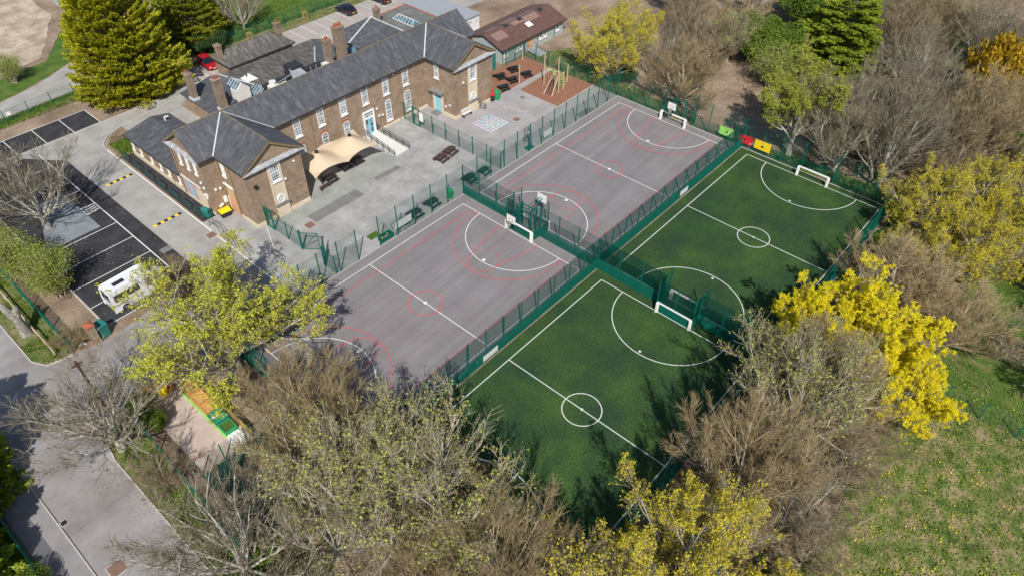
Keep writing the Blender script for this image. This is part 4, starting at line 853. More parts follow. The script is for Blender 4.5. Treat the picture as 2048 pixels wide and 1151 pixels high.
# playground double hoop stand
t = thing('hoop_stand', 'green stand with two small basketball boards in the play yard by the fence', 'hoop stand', (12.7, 1.75, 0)); b = MB()
b.box(-.5, .5, -.35, .35, 0, .12); b.build('base', 'fence', t); b = MB(); b.bar((0, -.1, .1), (0, -.1, 3.1), .06); b.bar((.35, -.1, .1), (.05, -.1, 2.6), .04); b.build('pole', 'fence', t)
for z, s in ((2.3, .4), (1.6, .33)):
    b = MB()
    for p in ((-s, s, z, z+.04), (-s, s, z+s*1.4, z+s*1.4+.04), (-s, -s+.04, z, z+s*1.4), (s-.04, s, z, z+s*1.4)): b.box(-.55+p[0], -.55+p[1], .0, .04, p[2], p[3])
    k = -s
    while k < s: b.bar((-.55+k, .02, z), (-.55+k, .02, z+s*1.4), .008, n=3); k += .12
    b.bar((-.55, .02, z+.2), (0, -.1, z+.2), .03); b.build('board', 'black', t)
# court fence banners and colour boards
def board(label, x, y, rz, w, z0, z1, m, marks=()):
    t = thing('sign_board', label, 'board', (x, y, 0), rz, group='boards on the court fences'); b = MB(); b.box(-w/2, w/2, -.015, .015, z0, z1); o = b.build('panel', m, t)
    for P, mm in marks:
        q = MB(); n = len(P); q.add([(a, -.021, z) for a, z in P]+[(a, -.016, z) for a, z in P], [tuple(range(n)), tuple(range(2*n-1, n-1, -1))]); q.build('mark', mm, o)
    return t
def blob(cx, cz, r, seed, n=14): rg = random.Random(seed); return [(cx+r*rg.uniform(.55, 1.15)*math.cos(2*math.pi*i/n), cz+r*rg.uniform(.55, 1.15)*math.sin(2*math.pi*i/n)) for i in range(n)]
def tbar(cx, cz, w, n=7): return [[(cx-w/2+i*w/n, cz), (cx-w/2+(i+.6)*w/n, cz), (cx-w/2+(i+.6)*w/n, cz+.05), (cx-w/2+i*w/n, cz+.05)] for i in range(n)]
board('lime green board with a small black emblem on the far fence corner', 29.38, -14.2, R_(-90), 1.85, .6, 1.65, 'limegreen', [(blob(.05, 1.08, .17, 1), 'black'), (blob(.25, 1.02, .13, 2), 'white')]+[(p, 'fence') for p in tbar(0, 1.36, .6)])
board('red board with a dark emblem next to the fence corner', 29.38, -16.65, R_(-90), 1.65, .6, 1.6, 'redp', [(blob(-.1, 1.1, .15, 3), 'black'), (blob(.2, 1.0, .13, 4), 'terracotta'), ([(.6, .75), (.75, .75), (.75, .88), (.6, .88)], 'white')])
board('yellow board with a black emblem on the far turf fence', 29.38, -18.75, R_(-90), 1.95, .6, 1.7, 'yellowp', [(blob(0, 1.05, .19, 5), 'black'), (blob(.12, 1.17, .10, 6), 'white')]+[(p, 'patch') for p in tbar(0, 1.44, .3, 4)])
board('white banner on the yard fence above a heap of bicycles', -7.1, 1.29, 0, 2.2, .75, 1.6, 'white')
board('white banner on the play yard fence', 15.5, 1.29, 0, 1.45, .5, 1.3, 'white')
board('white board low on the dense fence of the near turf pitch', -13.6, -16.39, 0, 1.75, .35, .95, 'offwhite')
board('white board low on the dense fence of the far turf pitch', 16.6, -16.39, 0, 1.5, .4, 1.0, 'offwhite')
for k, x in enumerate((-17, -15, -11.3, -8.8, 5.2, 8.1, 10.9)):
    t = thing('fence_box', 'small white fitting on the court side of the dense fence', 'box', (x, -16.2, 0), group='small white fittings on the dense fence'); b = MB(); b.box(-.08, .08, -.05, .05, .5, .72); b.build('case', 'white', t); b = MB(); b.box(-.05, .05, .05, .06, .55, .66); b.build('lens', 'black', t)
# ---------------------------------------------------------------- picnic tables
def picnic(m, label, x, y, rz, s=1.0, group=None):
    t = thing('picnic_table', label, 'picnic table', (x, y, 0), rz, group=group, scale=(s, s, s)); L = .72
    b = MB()
    for k in range(5): b.box(-L, L, -.34+k*.138, -.34+k*.138+.125, .62, .66)
    b.build('tabletop', m, t)
    for sy in (-1, 1):
        b = MB()
        for k in range(2): y0 = sy*.62-.13+k*.135; b.box(-L, L, y0, y0+.12, .36, .395)
        b.build('seat', m, t)
    for sx in (-.5, .5):
        b = MB(); b.bar((sx, -.25, .62), (sx, -.62, 0), .04, n=4); b.bar((sx, .25, .62), (sx, .62, 0), .04, n=4); b.box(sx-.03, sx+.03, -.72, .72, .30, .36); b.build('leg_frame', m, t)
    return t
picnic('wood', 'brown wooden picnic table nearer the canopy', 4.1, 7.35, R_(8), 1.0, 'brown picnic tables'); picnic('wood', 'brown wooden picnic table touching its twin, nearer the divider fence', 5.75, 7.6, R_(8), 1.0, 'brown picnic tables')
for i, (x, y, l) in enumerate(((25.35, 15.3, 'black picnic table at the back of the bark area nearest the hut'), (22.7, 15.25, 'black picnic table nearest the teal container'), (23.1, 13.45, 'middle black picnic table of the bark area'), (25.5, 13.1, 'black picnic table by the tall leaning pole'), (20.8, 12.9, 'black picnic table closest to the red-lidded bins'), (19.6, 15.6, 'black picnic table half hidden behind the far wing'))):
    picnic('black', l, x, y, R_(-18), .95, 'black picnic tables')
for x, y, l in ((-2.4, 2.15, 'dark picnic table behind the yard fence next to the green bin'), (-4.8, 2.15, 'dark picnic table behind the yard fence by the banner'), (3.4, 2.3, 'dark table in the corner of the yard by the divider'), ):
    picnic('black', l, x, y, R_(3), 1.0, 'dark tables along the yard fence')
picnic('greenmesh', 'dark green bench table in the fence corner of the school yard', 5.5, 2.1, R_(5), .9, 'dark tables along the yard fence')
for x, y, l in ((-6.7, 13.4, 'dark table under the left half of the canopy'), (-4.2, 14.1, 'dark table under the middle of the canopy'), (-2.6, 14.0, 'dark table under the right half of the canopy')): picnic('black', l, x, y, R_(2), .95, 'dark tables under the beige canopy')
# ---------------------------------------------------------------- canopy
def canopy():
    t = thing('canopy', 'beige double-peaked fabric canopy against the school wall', 'canopy', (-5, 14.3, 0)); ox, oy = -5, 14.3
    xs = [-9.35, -5.0, -.55]; y0, y1 = 11.9, 16.6; z0 = 2.35; n = 26
    V = []; F = []
    NX = 2*n+1; NY = n+1
    for j in range(NY):
        for i in range(NX):
            u = i/n; cell = min(int(u), 1); fu = u-cell; v = j/n
            x = xs[cell]+(xs[cell+1]-xs[cell])*fu; y = y0+(y1-y0)*v
            # scalloped edges
            y += (.55*4*fu*(1-fu))*(1-2*v)*max(0, 1-2*min(v, 1-v))**2
            if i <= n: ex = max(0, 1-2*fu)**2 if cell == 0 else 0
            if cell == 0: x += .45*4*v*(1-v)*max(0, 1-2.2*fu)**2
            if cell == 1: x -= .45*4*v*(1-v)*max(0, 1-2.2*(1-fu))**2
            d = math.hypot((fu-.5)*2, (v-.5)*2)
            z = z0+1.15*max(0, 1-d/1.02)**1.25
            z += .12*4*fu*(1-fu)*(max(0, 1-2*min(v, 1-v)))
            V.append((x-ox, y-oy, z))
    for j in range(NY-1):
        for i in range(NX-1): a = j*NX+i; F.append((a, a+1, a+NX+1, a+NX))
    me = bpy.data.meshes.new('fabric'); me.from_pydata(V, [], F); me.materials.append(M['canvas']); me.polygons.foreach_set('use_smooth', [True]*len(F)); o = link_mesh('fabric', me, t)
    for x in (-7.17, -2.78):
        b = MB((ox, oy, 0)); b.bar((x, 14.25, 0.02), (x, 14.25, 3.55), .06, n=8); b.build('mast', 'black', t); b = MB((ox, oy, 0)); b.bar((x, 14.25, 3.5), (x, 14.25, 3.72), .19, n=14); b.build('mast_cap', 'black', t)
    for x in xs:
        for y in (y1,):
            b = MB((ox, oy, 0)); b.bar((x, y, 0.02), (x, y, z0+.02), .028, n=8); b.build('pole', 'black', t)
canopy()
# stacked furniture under canopy edge
for i, (x, y, l) in enumerate(((-7.9, 12.75, 'brown bench under the left tip of the canopy'),)):
    t = thing('bench', l, 'bench', (x, y, 0), R_(5)); b = MB(); b.box(-.7, .7, -.18, .18, .4, .45); b.build('seat', 'wood', t)
    for sx in (-.55, .55): b = MB(); b.box(sx-.04, sx+.04, -.16, .16, 0, .4); b.build('leg', 'wood', t)
# ramp with rails
t = thing('entrance_ramp', 'white concrete ramp with dark handrails leading to the blue double doors', 'ramp', (2.1, 14.4, 0)); ro = (2.1, 14.4, 0)
b = MB(ro); b.add([(1.15, 11.7, .03), (3.2, 11.8, .03), (3.1, 17.1, .32), (1.5, 17.1, .32), (1.15, 11.7, 0), (3.2, 11.8, 0), (3.1, 17.1, 0), (1.5, 17.1, 0)], [(0, 1, 2, 3), (0, 4, 5, 1), (1, 5, 6, 2), (3, 7, 4, 0)]); b.build('ramp_slab', 'offwhite', t)
for xa, xb in ((1.05, 1.4), (3.28, 3.2)):
    b = MB(ro)
    for z in (.35, .62, .88): b.bar((xa, 11.7, z), (xb, 17.1, z+.3), .028)
    for k in range(6): f = k/5; x = xa+(xb-xa)*f; y = 11.7+5.4*f; b.bar((x, y, 0), (x, y, .9+.3*f), .03)
    b.build('handrail', 'rail', t)
# ---------------------------------------------------------------- bins and small yard things
def wheelie(label, x, y, m, lid, rz=0, s=1.0, h=.95, name='wheelie_bin'):
    t = thing(name, label, 'bin', (x, y, 0), rz, scale=(s, s, s)); b = MB(); w0, w1 = .22, .28
    b.add([(-w0, -w0, .06), (w0, -w0, .06), (w0, w0, .06), (-w0, w0, .06), (-w1, -w1, h), (w1, -w1, h), (w1, w1, h), (-w1, w1, h)], [(0, 3, 2, 1), (4, 5, 6, 7), (0, 1, 5, 4), (1, 2, 6, 5), (2, 3, 7, 6), (3, 0, 4, 7)]); b.build('body', m, t, bevel=.02)
    b = MB(); b.add([(-w1-.03, -w1-.05, h), (w1+.03, -w1-.05, h), (w1+.03, w1+.05, h), (-w1-.03, w1+.05, h), (-w1, -w1, h+.07), (w1, -w1, h+.07), (w1, w1+.02, h+.12), (-w1, w1+.02, h+.12)], [(0, 3, 2, 1), (4, 5, 6, 7), (0, 1, 5, 4), (1, 2, 6, 5), (2, 3, 7, 6), (3, 0, 4, 7)]); b.build('lid', lid, t, bevel=.015)
    for sx in (-.24, .24): b = MB(); b.bar((sx-.03, w0+.02, .09), (sx+.03, w0+.02, .09), .09, n=12); b.build('wheel', 'black', t)
    return t
wheelie('green wheelie bin behind the yard fence near the court corner', -.15, 1.75, 'green', 'green')
wheelie('green wheelie bin by the corner of the far wing', 18.45, 11.85, 'green', 'green', .3, 1.1)
for x, y, l in ((18.3, 12.75, 'tall black bin with domed red lid at the back'), (17.75, 12.1, 'black bin with domed red lid against the wing corner')):
    t = thing('litter_bin', l, 'bin', (x, y, 0)); b = MB(); b.bar((0, 0, 0), (0, 0, .8), .24, .27, 14); b.build('body', 'black', t); b = MB(); b.bar((0, 0, .8), (0, 0, 1.0), .28, .26, 14); b.bar((0, 0, 1.0), (0, 0, 1.15), .26, .1, 14); b.build('lid', 'redp', t)
# grey trolley and bench by far wing
t = thing('trolley', 'grey wire trolley against the far wing plinth', 'trolley', (15.65, 11.75, 0), .3); b = MB()
for z in (.15, .45, .75): b.bar((-.2, -.35, z), (.2, -.35, z), .02); b.bar((-.2, .35, z), (.2, .35, z), .02); b.bar((-.2, -.35, z), (-.2, .35, z), .02); b.bar((.2, -.35, z), (.2, .35, z), .02)
for sx in (-.2, .2):
    for sy in (-.35, .35): b.bar((sx, sy, .08), (sx, sy, .9 if sy > 0 else .75), .022)
b.build('frame', 'rail', t); b = MB()
for sx in (-.2, .2):
    for sy in (-.35, .35): b.bar((sx-.02, sy, .05), (sx+.02, sy, .05), .05, n=10)
b.build('castor', 'black', t); b = MB(); b.box(-.18, .18, -.33, .33, .15, .17); b.build('shelf', 'grey', t)
t = thing('bench', 'weathered grey bench along the corner of the far wing', 'bench', (13.0, 12.0, 0), 0, 'weathered benches'); b = MB()
for k in range(3): b.box(-.75, .75, -.25+k*.15, -.25+k*.15+.13, .42, .46)
b.build('seat', 'offwhite', t); b = MB()
for z in (.55, .7, .85): b.box(-.75, .75, .2, .23, z, z+.12)
b.build('backrest', 'offwhite', t)
for sx in (-.65, .6): b = MB(); b.box(sx, sx+.06, -.25, .22, 0, .42); b.build('leg', 'rail', t)
# green mat, green crates, bikes by the fence
t = thing('grass_mat', 'small bright green artificial grass mat near the fence gap', 'mat', (-9.65, 2.95, .03), R_(-3)); b = MB(); b.box(-.62, .62, -.42, .42, 0, .02); b.build('mat', 'ivy', t)
t = thing('storage_crate', 'dark green open crate full of balls behind the fence', 'crate', (-9.1, 1.75, 0)); b = MB()
b.box(-.75, .75, -.35, .35, .0, .05)
for p in ((-.75, .75, -.35, -.3), (-.75, .75, .3, .35), (-.75, -.7, -.3, .3), (.7, .75, -.3, .3)): b.box(*p, .05, .5)
b.build('crate', 'fence', t)
rg = random.Random(4)
for k in range(16):
    c = ('limegreen', 'blue', 'yellowp', 'green', 'redp', 'teal')[k % 6]; bb = thing('ball', '%s ball heaped in the dark green crate behind the fence' % ('lime', 'blue', 'yellow', 'green', 'red', 'teal')[k % 6], 'ball', (-9.1+rg.uniform(-.55, .5), 1.75+rg.uniform(-.2, .2), .2+.08*(k % 3)), group='balls in the crate')
    b = MB(); 
    for i in range(5):
        z0 = -1+.4*i; z1 = z0+.4; b.bar((0, 0, z0*.1), (0, 0, z1*.1), .1*math.sqrt(max(.0, 1-z0*z0))+.004, .1*math.sqrt(max(.0, 1-z1*z1))+.004, 10)
    b.build('shell', c, bb, smooth=True)
def bike(label, x, y, rz, c):
    t = thing('bicycle', label, 'bicycle', (x, y, 0), rz, group='bicycles under the white banner')
    for sx in (-.45, .45):
        b = MB()
        for k in range(16):
            a0, a1 = 2*math.pi*k/16, 2*math.pi*(k+1)/16; b.bar((sx+.28*math.cos(a0), 0, .3+.28*math.sin(a0)), (sx+.28*math.cos(a1), 0, .3+.28*math.sin(a1)), .02, n=4)
        b.build('wheel', 'black', t)
    b = MB()
    for p, q in (((-.45, .3), (-.15, .3)), ((-.15, .3), (-.22, .75)), ((-.45, .3), (-.2, .68)), ((-.15, .3), (.32, .68)), ((-.2, .66), (.3, .72)), ((.45, .3), (.3, .85))): b.bar((p[0], 0, p[1]), (q[0], 0, q[1]), .022, n=5)
    b.build('frame', c, t); b = MB(); b.bar((.3, -.22, .87), (.3, .22, .87), .018); b.build('handlebar', 'black', t); b = MB(); b.box(-.32, -.12, -.06, .06, .76, .8); b.build('saddle', 'black', t)
for k, (x, c, l) in enumerate(((-7.9, 'offwhite', 'white child bicycle at the left end of the rack'), (-7.4, 'blue', 'blue child bicycle second from the left'), (-6.9, 'offwhite', 'pale bicycle under the middle of the white banner'), (-6.4, 'teal', 'teal bicycle second from the right'), (-6.0, 'grey', 'grey bicycle nearest the dark picnic table'))): bike(l, x, 1.85+.1*(k % 2), R_(70+8*k), c)
# teal grit bin and yellow bin at west corner
t = thing('clothing_bin', 'dark teal lidded bin by the annex wall', 'bin', (-18.85, 17.8, 0), R_(20), scale=(.8, .8, .85)); b = MB(); b.box(-.35, .35, -.5, .5, 0.05, .95); b.build('body', 'teal', t, bevel=.06); b = MB(); b.bar((0, -.5, .92), (0, .5, .92), .36, n=12); b.build('lid', 'teal', t)
t = thing('grit_bin', 'grey bin with bright yellow lid against the quoined corner', 'bin', (-17.55, 16.55, 0), R_(-5)); b = MB(); b.box(-.5, .5, -.35, .35, .03, .6); b.build('body', 'black', t, bevel=.03); b = MB(); b.slab([(-.56, -.42, .66), (.56, -.42, .66), (.56, .1, .78), (-.56, .1, .78)], .06); b.slab([(-.56, .1, .785), (.56, .1, .785), (.56, .42, .72), (-.56, .42, .72)], .06); b.build('lid', 'yellowp', t)
# number grid and hopscotch
t = thing('number_grid', 'violet and teal painted grid of white numbers one to forty-nine on the play yard', 'painted game', (13.65, 8.7, .022), 0); b = MB(); c = MB(); N = 7; S = .47
rg = random.Random(11)
cells = {0: MB(), 1: MB(), 2: MB()}
for r in range(N):
    for q in range(N):
        x = 1.62-q*S-S/2+.03; y = 1.62-r*S-S/2+.03; k = 0 if rg.random() < .68 else (1 if rg.random() < .75 else 2)
        cells[k].box(x-S*.47, x+S*.47, y-S*.47, y+S*.47, -.004, .004)
for k, mm in ((0, 'purple'), (1, 'tealpaint'), (2, 'pinkpaint')):
    for ci in range(len(cells[k].f)//6): b = MB(); b.v = cells[k].v[ci*8:ci*8+8]; b.f = [[i-ci*8 for i in f] for f in cells[k].f[ci*6:ci*6+6]]; b.m = [0]*6; b.build('painted_square', mm, t)
cu = bpy.data.curves.new('tmp', 'FONT'); cu.size = .40; cu.align_x = 'CENTER'; cu.align_y = 'CENTER'; cu.offset = .012; to = bpy.data.objects.new('tmp', cu); COL.objects.link(to)
Vn = []; Fn = []; dg = bpy.context.evaluated_depsgraph_get()
for r in range(N):
    for q in range(N):
        cu.body = str(r*7+q+1); dg.update() if hasattr(dg, 'update') else None
        me = to.evaluated_get(bpy.context.evaluated_depsgraph_get()).to_mesh(); x = 1.62-q*S-S/2+.03; y = 1.62-r*S-S/2+.03; base = len(Vn)
        Vn += [(x-v.co.x*.95, y-v.co.y, .010) for v in me.vertices]; Fn += [[base+i for i in p.vertices] for p in me.polygons]
bpy.data.objects.remove(to)
me = bpy.data.meshes.new('numbers'); me.from_pydata(Vn, [], Fn); me.materials.append(M['line']); link_mesh('numbers', me, t)
t = thing('hopscotch', 'faded pink and violet hopscotch squares on the play yard', 'painted game', (18.0, 8.45, .022), R_(-80)); b = MB(); c = MB()
for i, row in enumerate((1, 2, 1, 2, 1, 2)):
    for j in range(row): x = -1.5+i*.55; y = (j-(row-1)/2)*.55; b = MB(); b.box(x-.22, x+.22, y-.22, y+.22, -.004, .004); b.build('painted_square', 'purple' if (i+j) % 2 else 'pinkpaint', t)
# ---------------------------------------------------------------- play frame and poles
t = thing('climbing_frame', 'wooden climbing frame with lime green bars on the bark area', 'climbing frame', (25.0, 8.0, 0)); fo2 = (25, 8, 0)
for x, y, h in ((25.55, 8.35, 2.4), (26.1, 7.4, 2.4), (25.0, 7.3, 2.9), (25.3, 9.94, 4.3)):
    b = MB(fo2); b.bar((x, y, 0), (x, y, h), .09, .08, 8); b.build('post', 'palewood', t)
b = MB(fo2)
for a, c in (((23.45, 8.45, 0), (25.3, 8.35, 2.2)), ((23.6, 7.25, 0), (25.0, 7.45, 2.2))): b.bar(a, c, .08, n=8)
b.build('slide_beam', 'palewood', t)
b = MB(fo2); 
for k in range(6): z = .4+k*.3; f = z/2.2; b.bar((25.55, 8.3, z), (26.1, 7.45, z), .03)
for k in range(8): a = k*math.pi/8; b.bar((25.3+.55*math.cos(a), 7.85+.55*math.sin(a), 2.3), (25.3+.55*math.cos(a+.4), 7.85+.55*math.sin(a+.4), 2.3), .04)
b.bar((25.5, 8.35, 2.3), (25.3, 9.94, 2.4), .04); b.bar((26.1, 7.4, 2.3), (25.0, 7.3, 2.3), .04); b.bar((26.1, 7.4, 0), (26.25, 6.9, 2.3), .04); b.build('green_bars', 'limegreen', t)
b = MB(fo2)
for k in range(7): f = k/7; b.bar((23.45+1.85*f, 8.4, 2.2*f), (23.55+1.5*f, 7.3, 2.2*f), .02)
for k in range(5): b.bar((23.5, 8.3-.22*k, .1), (25.2, 8.3-.18*k, 2.2), .014, n=4)
b.build('rope_net', 'black', t)
for x, y, h, l in ((23.47, 12.59, 2.5, 'pale timber post at the edge of the picnic bark'), (28.64, 16.47, 1.9, 'pale timber post at the back of the picnic bark'), (27.96, 8.2, 2.4, 'pale timber post beyond the climbing frame'), (28.9, 10.4, 2.3, 'thin timber post near the far fence of the bark area')):
    t = thing('timber_post', l, 'post', (x, y, 0)); b = MB(); b.bar((0, 0, 0), (0, 0, h), .09, .08, 8); b.build('shaft', 'palewood', t); b = MB(); b.bar((0, 0, h), (0, 0, h+.03), .09, .09, 8); b.build('cap', 'grey', t)
# ---------------------------------------------------------------- vehicles
def car(label, x, y, rz, paint, L=3.75, Wd=1.62, H=1.32):
    t = thing('parked_car', label, 'car', (x, y, 0), rz, group='parked cars'); hw = Wd/2; hl = L/2
    def loft(prof_w, m, nm, par=t, sm=True):
        # prof: list of (x, z_bottom, z_top, halfwidth_bottom, halfwidth_top)
        b = MB(); n = len(prof_w)
        V = []
        for (px, zb, zt, wb, wt) in prof_w: V += [(px, -wb, zb), (px, -wt, zt), (px, wt, zt), (px, wb, zb)]
        F = []
        for i in range(n-1):
            a = i*4; c = a+4; F += [(a, a+1, c+1, c), (a+1, a+2, c+2, c+1), (a+2, a+3, c+3, c+2), (a+3, a, c, c+3)]
        F += [(3, 2, 1, 0), (4*n-4, 4*n-3, 4*n-2, 4*n-1)]
        b.add(V, F); return b.build(nm, m, par, bevel=.05)
    body = loft([(-hl, .38, .62, hw*.8, hw*.78), (-hl+.12, .22, .82, hw*.93, hw*.86), (-hl*.55, .2, .84, hw, hw*.92), (0, .2, .82, hw, hw*.93), (hl*.5, .2, .78, hw, hw*.9), (hl-.2, .22, .66, hw*.93, hw*.82), (hl, .32, .52, hw*.8, hw*.7)], paint, 'body')
    loft([(-hl+.2, .8, .84, hw*.84, hw*.8), (-hl*.62, .8, H-.06, hw*.9, hw*.7), (-hl*.2, .8, H-.01, hw*.92, hw*.72), (hl*.12, .79, H-.05, hw*.92, hw*.7), (hl*.52, .76, .8, hw*.88, hw*.84)], 'carglass', 'windows')
    loft([(-hl*.66, H-.1, H-.03, hw*.72, hw*.6), (-hl*.2, H-.06, H+.02, hw*.75, hw*.64), (hl*.1, H-.08, H-.01, hw*.74, hw*.62)], paint, 'roof')
    for sx in (-.62, .64):
        for sy in (-1, 1):
            b = MB(); b.bar((hl*sx, sy*(hw-.18), .3), (hl*sx, sy*(hw+.01), .3), .3, n=18); wv = b.build('wheel', 'tyre', t); b = MB(); b.bar((hl*sx, sy*(hw-.02), .3), (hl*sx, sy*(hw+.03), .3), .19, n=12); b.build('rim', 'rim', wv)
    for sy in (-1, 1):
        b = MB(); b.box(hl-.2, hl-.03, sy*hw*.62-.12, sy*hw*.62+.12, .5, .62); b.build('headlight', 'lamp', t); b = MB(); b.box(-hl-.005, -hl+.12, sy*hw*.68-.11, sy*hw*.68+.11, .58, .78); b.build('tail_light', 'tail', t)
        b = MB(); b.box(hl*.32, hl*.42, sy*(hw+.08)-.07, sy*(hw+.08)+.07, .78, .88); b.build('wing_mirror', paint, t)
    b = MB(); b.box(-hl-.02, -hl+.01, -.22, .22, .44, .54); b.build('number_plate', 'plate', t); b = MB(); b.box(hl-.02, hl+.015, -.22, .22, .34, .43); b.build('number_plate', 'white', t)
    return t
car('glossy black hatchback parked alone in the rear car park, yellow plate showing', 22.35, 46.4, R_(90), 'carblack')
car('dark blue-black hatchback at the top edge of the rear car park', 28.6, 45.7, R_(90), 'carblack')
car('red car parked at the end of the low rear range', -1.1, 46.4, R_(-93), 'carred')
def minibus(x, y, rz):
    t = thing('minibus', 'white long-wheelbase minibus parked in the dark tarmac bay', 'minibus', (x, y, 0), rz, scale=(1., 1., 1.)); L = 5.3; Wd = 1.85; H = 2.35; hl = L/2; hw = Wd/2
    P = [(-hl, .3), (-hl, 1.2), (-hl+.06, 2.1), (-hl+.22, H-.02), (.95, H), (1.35, H-.12), (1.85, 1.35), (2.45, 1.1), (hl, .8), (hl, .3)]
    b = MB(); n = len(P); V = []
    for (px, pz) in P:
        k = 1 if pz < 1.2 else 1-.10*(pz-1.2)/1.15; wq = hw*k*(1 if px < 2 else .93); V += [(px, -wq, pz), (px, wq, pz)]
    F = [(2*i, 2*i+1, 2*i+3, 2*i+2) for i in range(n-1)]+[(2*n-2, 2*n-1, 1, 0)]+[tuple(range(0, 2*n, 2))[::-1], tuple(range(1, 2*n, 2))]
    b.add(V, F); b.build('body', 'vanwhite', t, bevel=.08)
    for s in (-1, 1):
        for x0, x1 in ((-2.35, -.05), (.55, 1.2)):
            b = MB(); y0 = lambda z: s*(hw*(1-.10*(z-1.2)/1.15)+.012)
            z0, z1 = 1.32, 1.95; x1t = x1-(.22 if x0 > 0 else 0)
            b.add([(x0, y0(z0), z0), (x1, y0(z0), z0), (x1t, y0(z1), z1), (x0, y0(z1), z1), (x0, y0(z0)-s*.03, z0), (x1, y0(z0)-s*.03, z0), (x1t, y0(z1)-s*.03, z1), (x0, y0(z1)-s*.03, z1)], [(0, 1, 2, 3), (7, 6, 5, 4), (0, 4, 5, 1), (1, 5, 6, 2), (2, 6, 7, 3), (3, 7, 4, 0)]); b.build('side_window', 'carglass', t)
        b = MB(); b.box(1.35, 1.5, s*(hw+.14)-.1, s*(hw+.14)+.1, 1.3, 1.55); b.build('wing_mirror', 'black', t)
        for sx in (-1.7, 1.75):
            b = MB(); b.bar((sx, s*(hw-.22), .34), (sx, s*(hw+.01), .34), .34, n=18); wv = b.build('wheel', 'tyre', t); b = MB(); b.bar((sx, s*(hw-.01), .34), (sx, s*(hw+.02), .34), .2, n=12); b.build('rim', 'rim', wv)
        b = MB(); b.box(-hl-.01, -hl+.05, s*(hw-.13)-.07, s*(hw-.13)+.07, .75, 1.25); b.build('tail_light', 'tail', t); b = MB(); b.box(hl-.25, hl+.0, s*(hw-.3)-.13, s*(hw-.3)+.13, .72, .88); b.build('headlight', 'lamp', t)
        b = MB(); b.add([(-hl-.012, s*.05, 1.35), (-hl-.012, s*.75, 1.35), (-hl+.045, s*.72, 2.05), (-hl+.045, s*.05, 2.05)], [(0, 1, 2, 3) if s < 0 else (3, 2, 1, 0)]); b.build('rear_window', 'carglass', t)
    b = MB(); b.add([(1.45, -.76, 2.1), (1.45, .76, 2.1), (1.87, .84, 1.38), (1.87, -.84, 1.38)], [(0, 3, 2, 1)]); b.v = [(vx+.05, vy, vz+.02) for vx, vy, vz in b.v]; b.build('windscreen', 'carglass', t)
    b = MB(); b.box(-1.75, -.75, -.22, .22, H+.0, H+.05); b.build('roof_hatch', 'black', t)
    b = MB(); b.box(hl-.02, hl+.02, -.5, .5, .5, .68); b.build('grille', 'black', t)
    return t
minibus(-29.1, 12.3, R_(2))
# ---------------------------------------------------------------- left edge things
t = thing('dead_stump', 'tall grey dead tree trunk with two broken prongs beside the rail fence', 'dead trunk', (-37.95, 14.9, 0)); b = MB()
rs = np.random.default_rng(3)
def rough(Pl, Rl, nm):
    Pn = np.array([Pl], float); V, F = tubes(Pn, np.array([Rl]), 14); V = V+rs.normal(0, .03, V.shape); link_mesh(nm, np_mesh(nm, V, F, ['dead']), t)
rough([(0, 0, -.05), (0, 0, .15), (.03, 0, .7), (.02, .04, 1.5), (0, .05, 2.3), (-.05, .1, 2.7)], [.55, .46, .40, .38, .38, .26], 'trunk')
rough([(-.1, .15, 2.2), (-.25, .25, 2.9), (-.4, .38, 3.5), (-.45, .42, 3.7)], [.38, .3, .22, .05], 'prong'); rough([(.1, 0, 2.2), (.3, -.08, 2.8), (.45, -.12, 3.15)], [.34, .26, .06], 'prong')
t = thing('timber_rail_fence', 'weathered low timber knee rail along the left verge', 'knee rail', (-37.35, 12, 0)); b = MB((-37.35, 12, 0))
b.bar((-37.4, 10.5, .55), (-37.3, 40, .55), .07, n=6); b.build('rail', 'palewood', t)
for k in range(16): b = MB((-37.35, 12, 0)); y = 10.8+k*1.95; b.bar((-37.38, y, 0), (-37.38, y, .56), .08, n=8); b.build('post', 'palewood', t)
t = thing('gate_pier', 'brick gate pier with red top beside the parking bays', 'gate pier', (-34.4, 9.6, 0)); b = MB(); b.box(-.32, .32, -.32, .32, 0, 1.95); b.build('shaft', 'brick', t); b = MB(); b.box(-.38, .38, -.38, .38, 1.95, 2.08); b.add([(-.38, -.38, 2.08), (.38, -.38, 2.08), (.38, .38, 2.08), (-.38, .38, 2.08), (0, 0, 2.25)], [(0, 1, 4), (1, 2, 4), (2, 3, 4), (3, 0, 4)]); b.build('cap', 'redbrick', t)
t = thing('salt_bin', 'dark blue-green bin with lid in the corner of the parking bays', 'bin', (-33.6, 9.9, 0), .2); b = MB(); b.box(-.4, .4, -.4, .4, .03, 1.2); b.build('body', 'teal', t, bevel=.03); b = MB(); b.slab([(-.45, -.45, 1.28), (.45, -.45, 1.28), (.45, .45, 1.4), (-.45, .45, 1.4)], .07); b.build('lid', 'teal', t)
t = thing('telegraph_pole', 'dark brown leaning timber pole among the bare branches at the lane bend', 'pole', (-37.3, 1.6, 0)); b = MB(); b.bar((0, 0, 0), (-.1, .1, 6.3), .13, .09, 10); b.build('shaft', 'wood', t); b = MB(); b.box(-.5, .3, .04, .14, 5.9, 6.0); b.build('cross_arm', 'wood', t)
t = thing('litter', 'crumpled white plastic sheet on the ground near the gate pier', 'litter', (-35.4, 10.2, 0)); b = MB(); rg = random.Random(2)
for k in range(6): a = rg.uniform(0, 6); b.add([(rg.uniform(-.35, .35), rg.uniform(-.25, .25), rg.uniform(.02, .15)) for _ in range(3)], [(0, 1, 2)])
b.build('sheet', 'white', t)
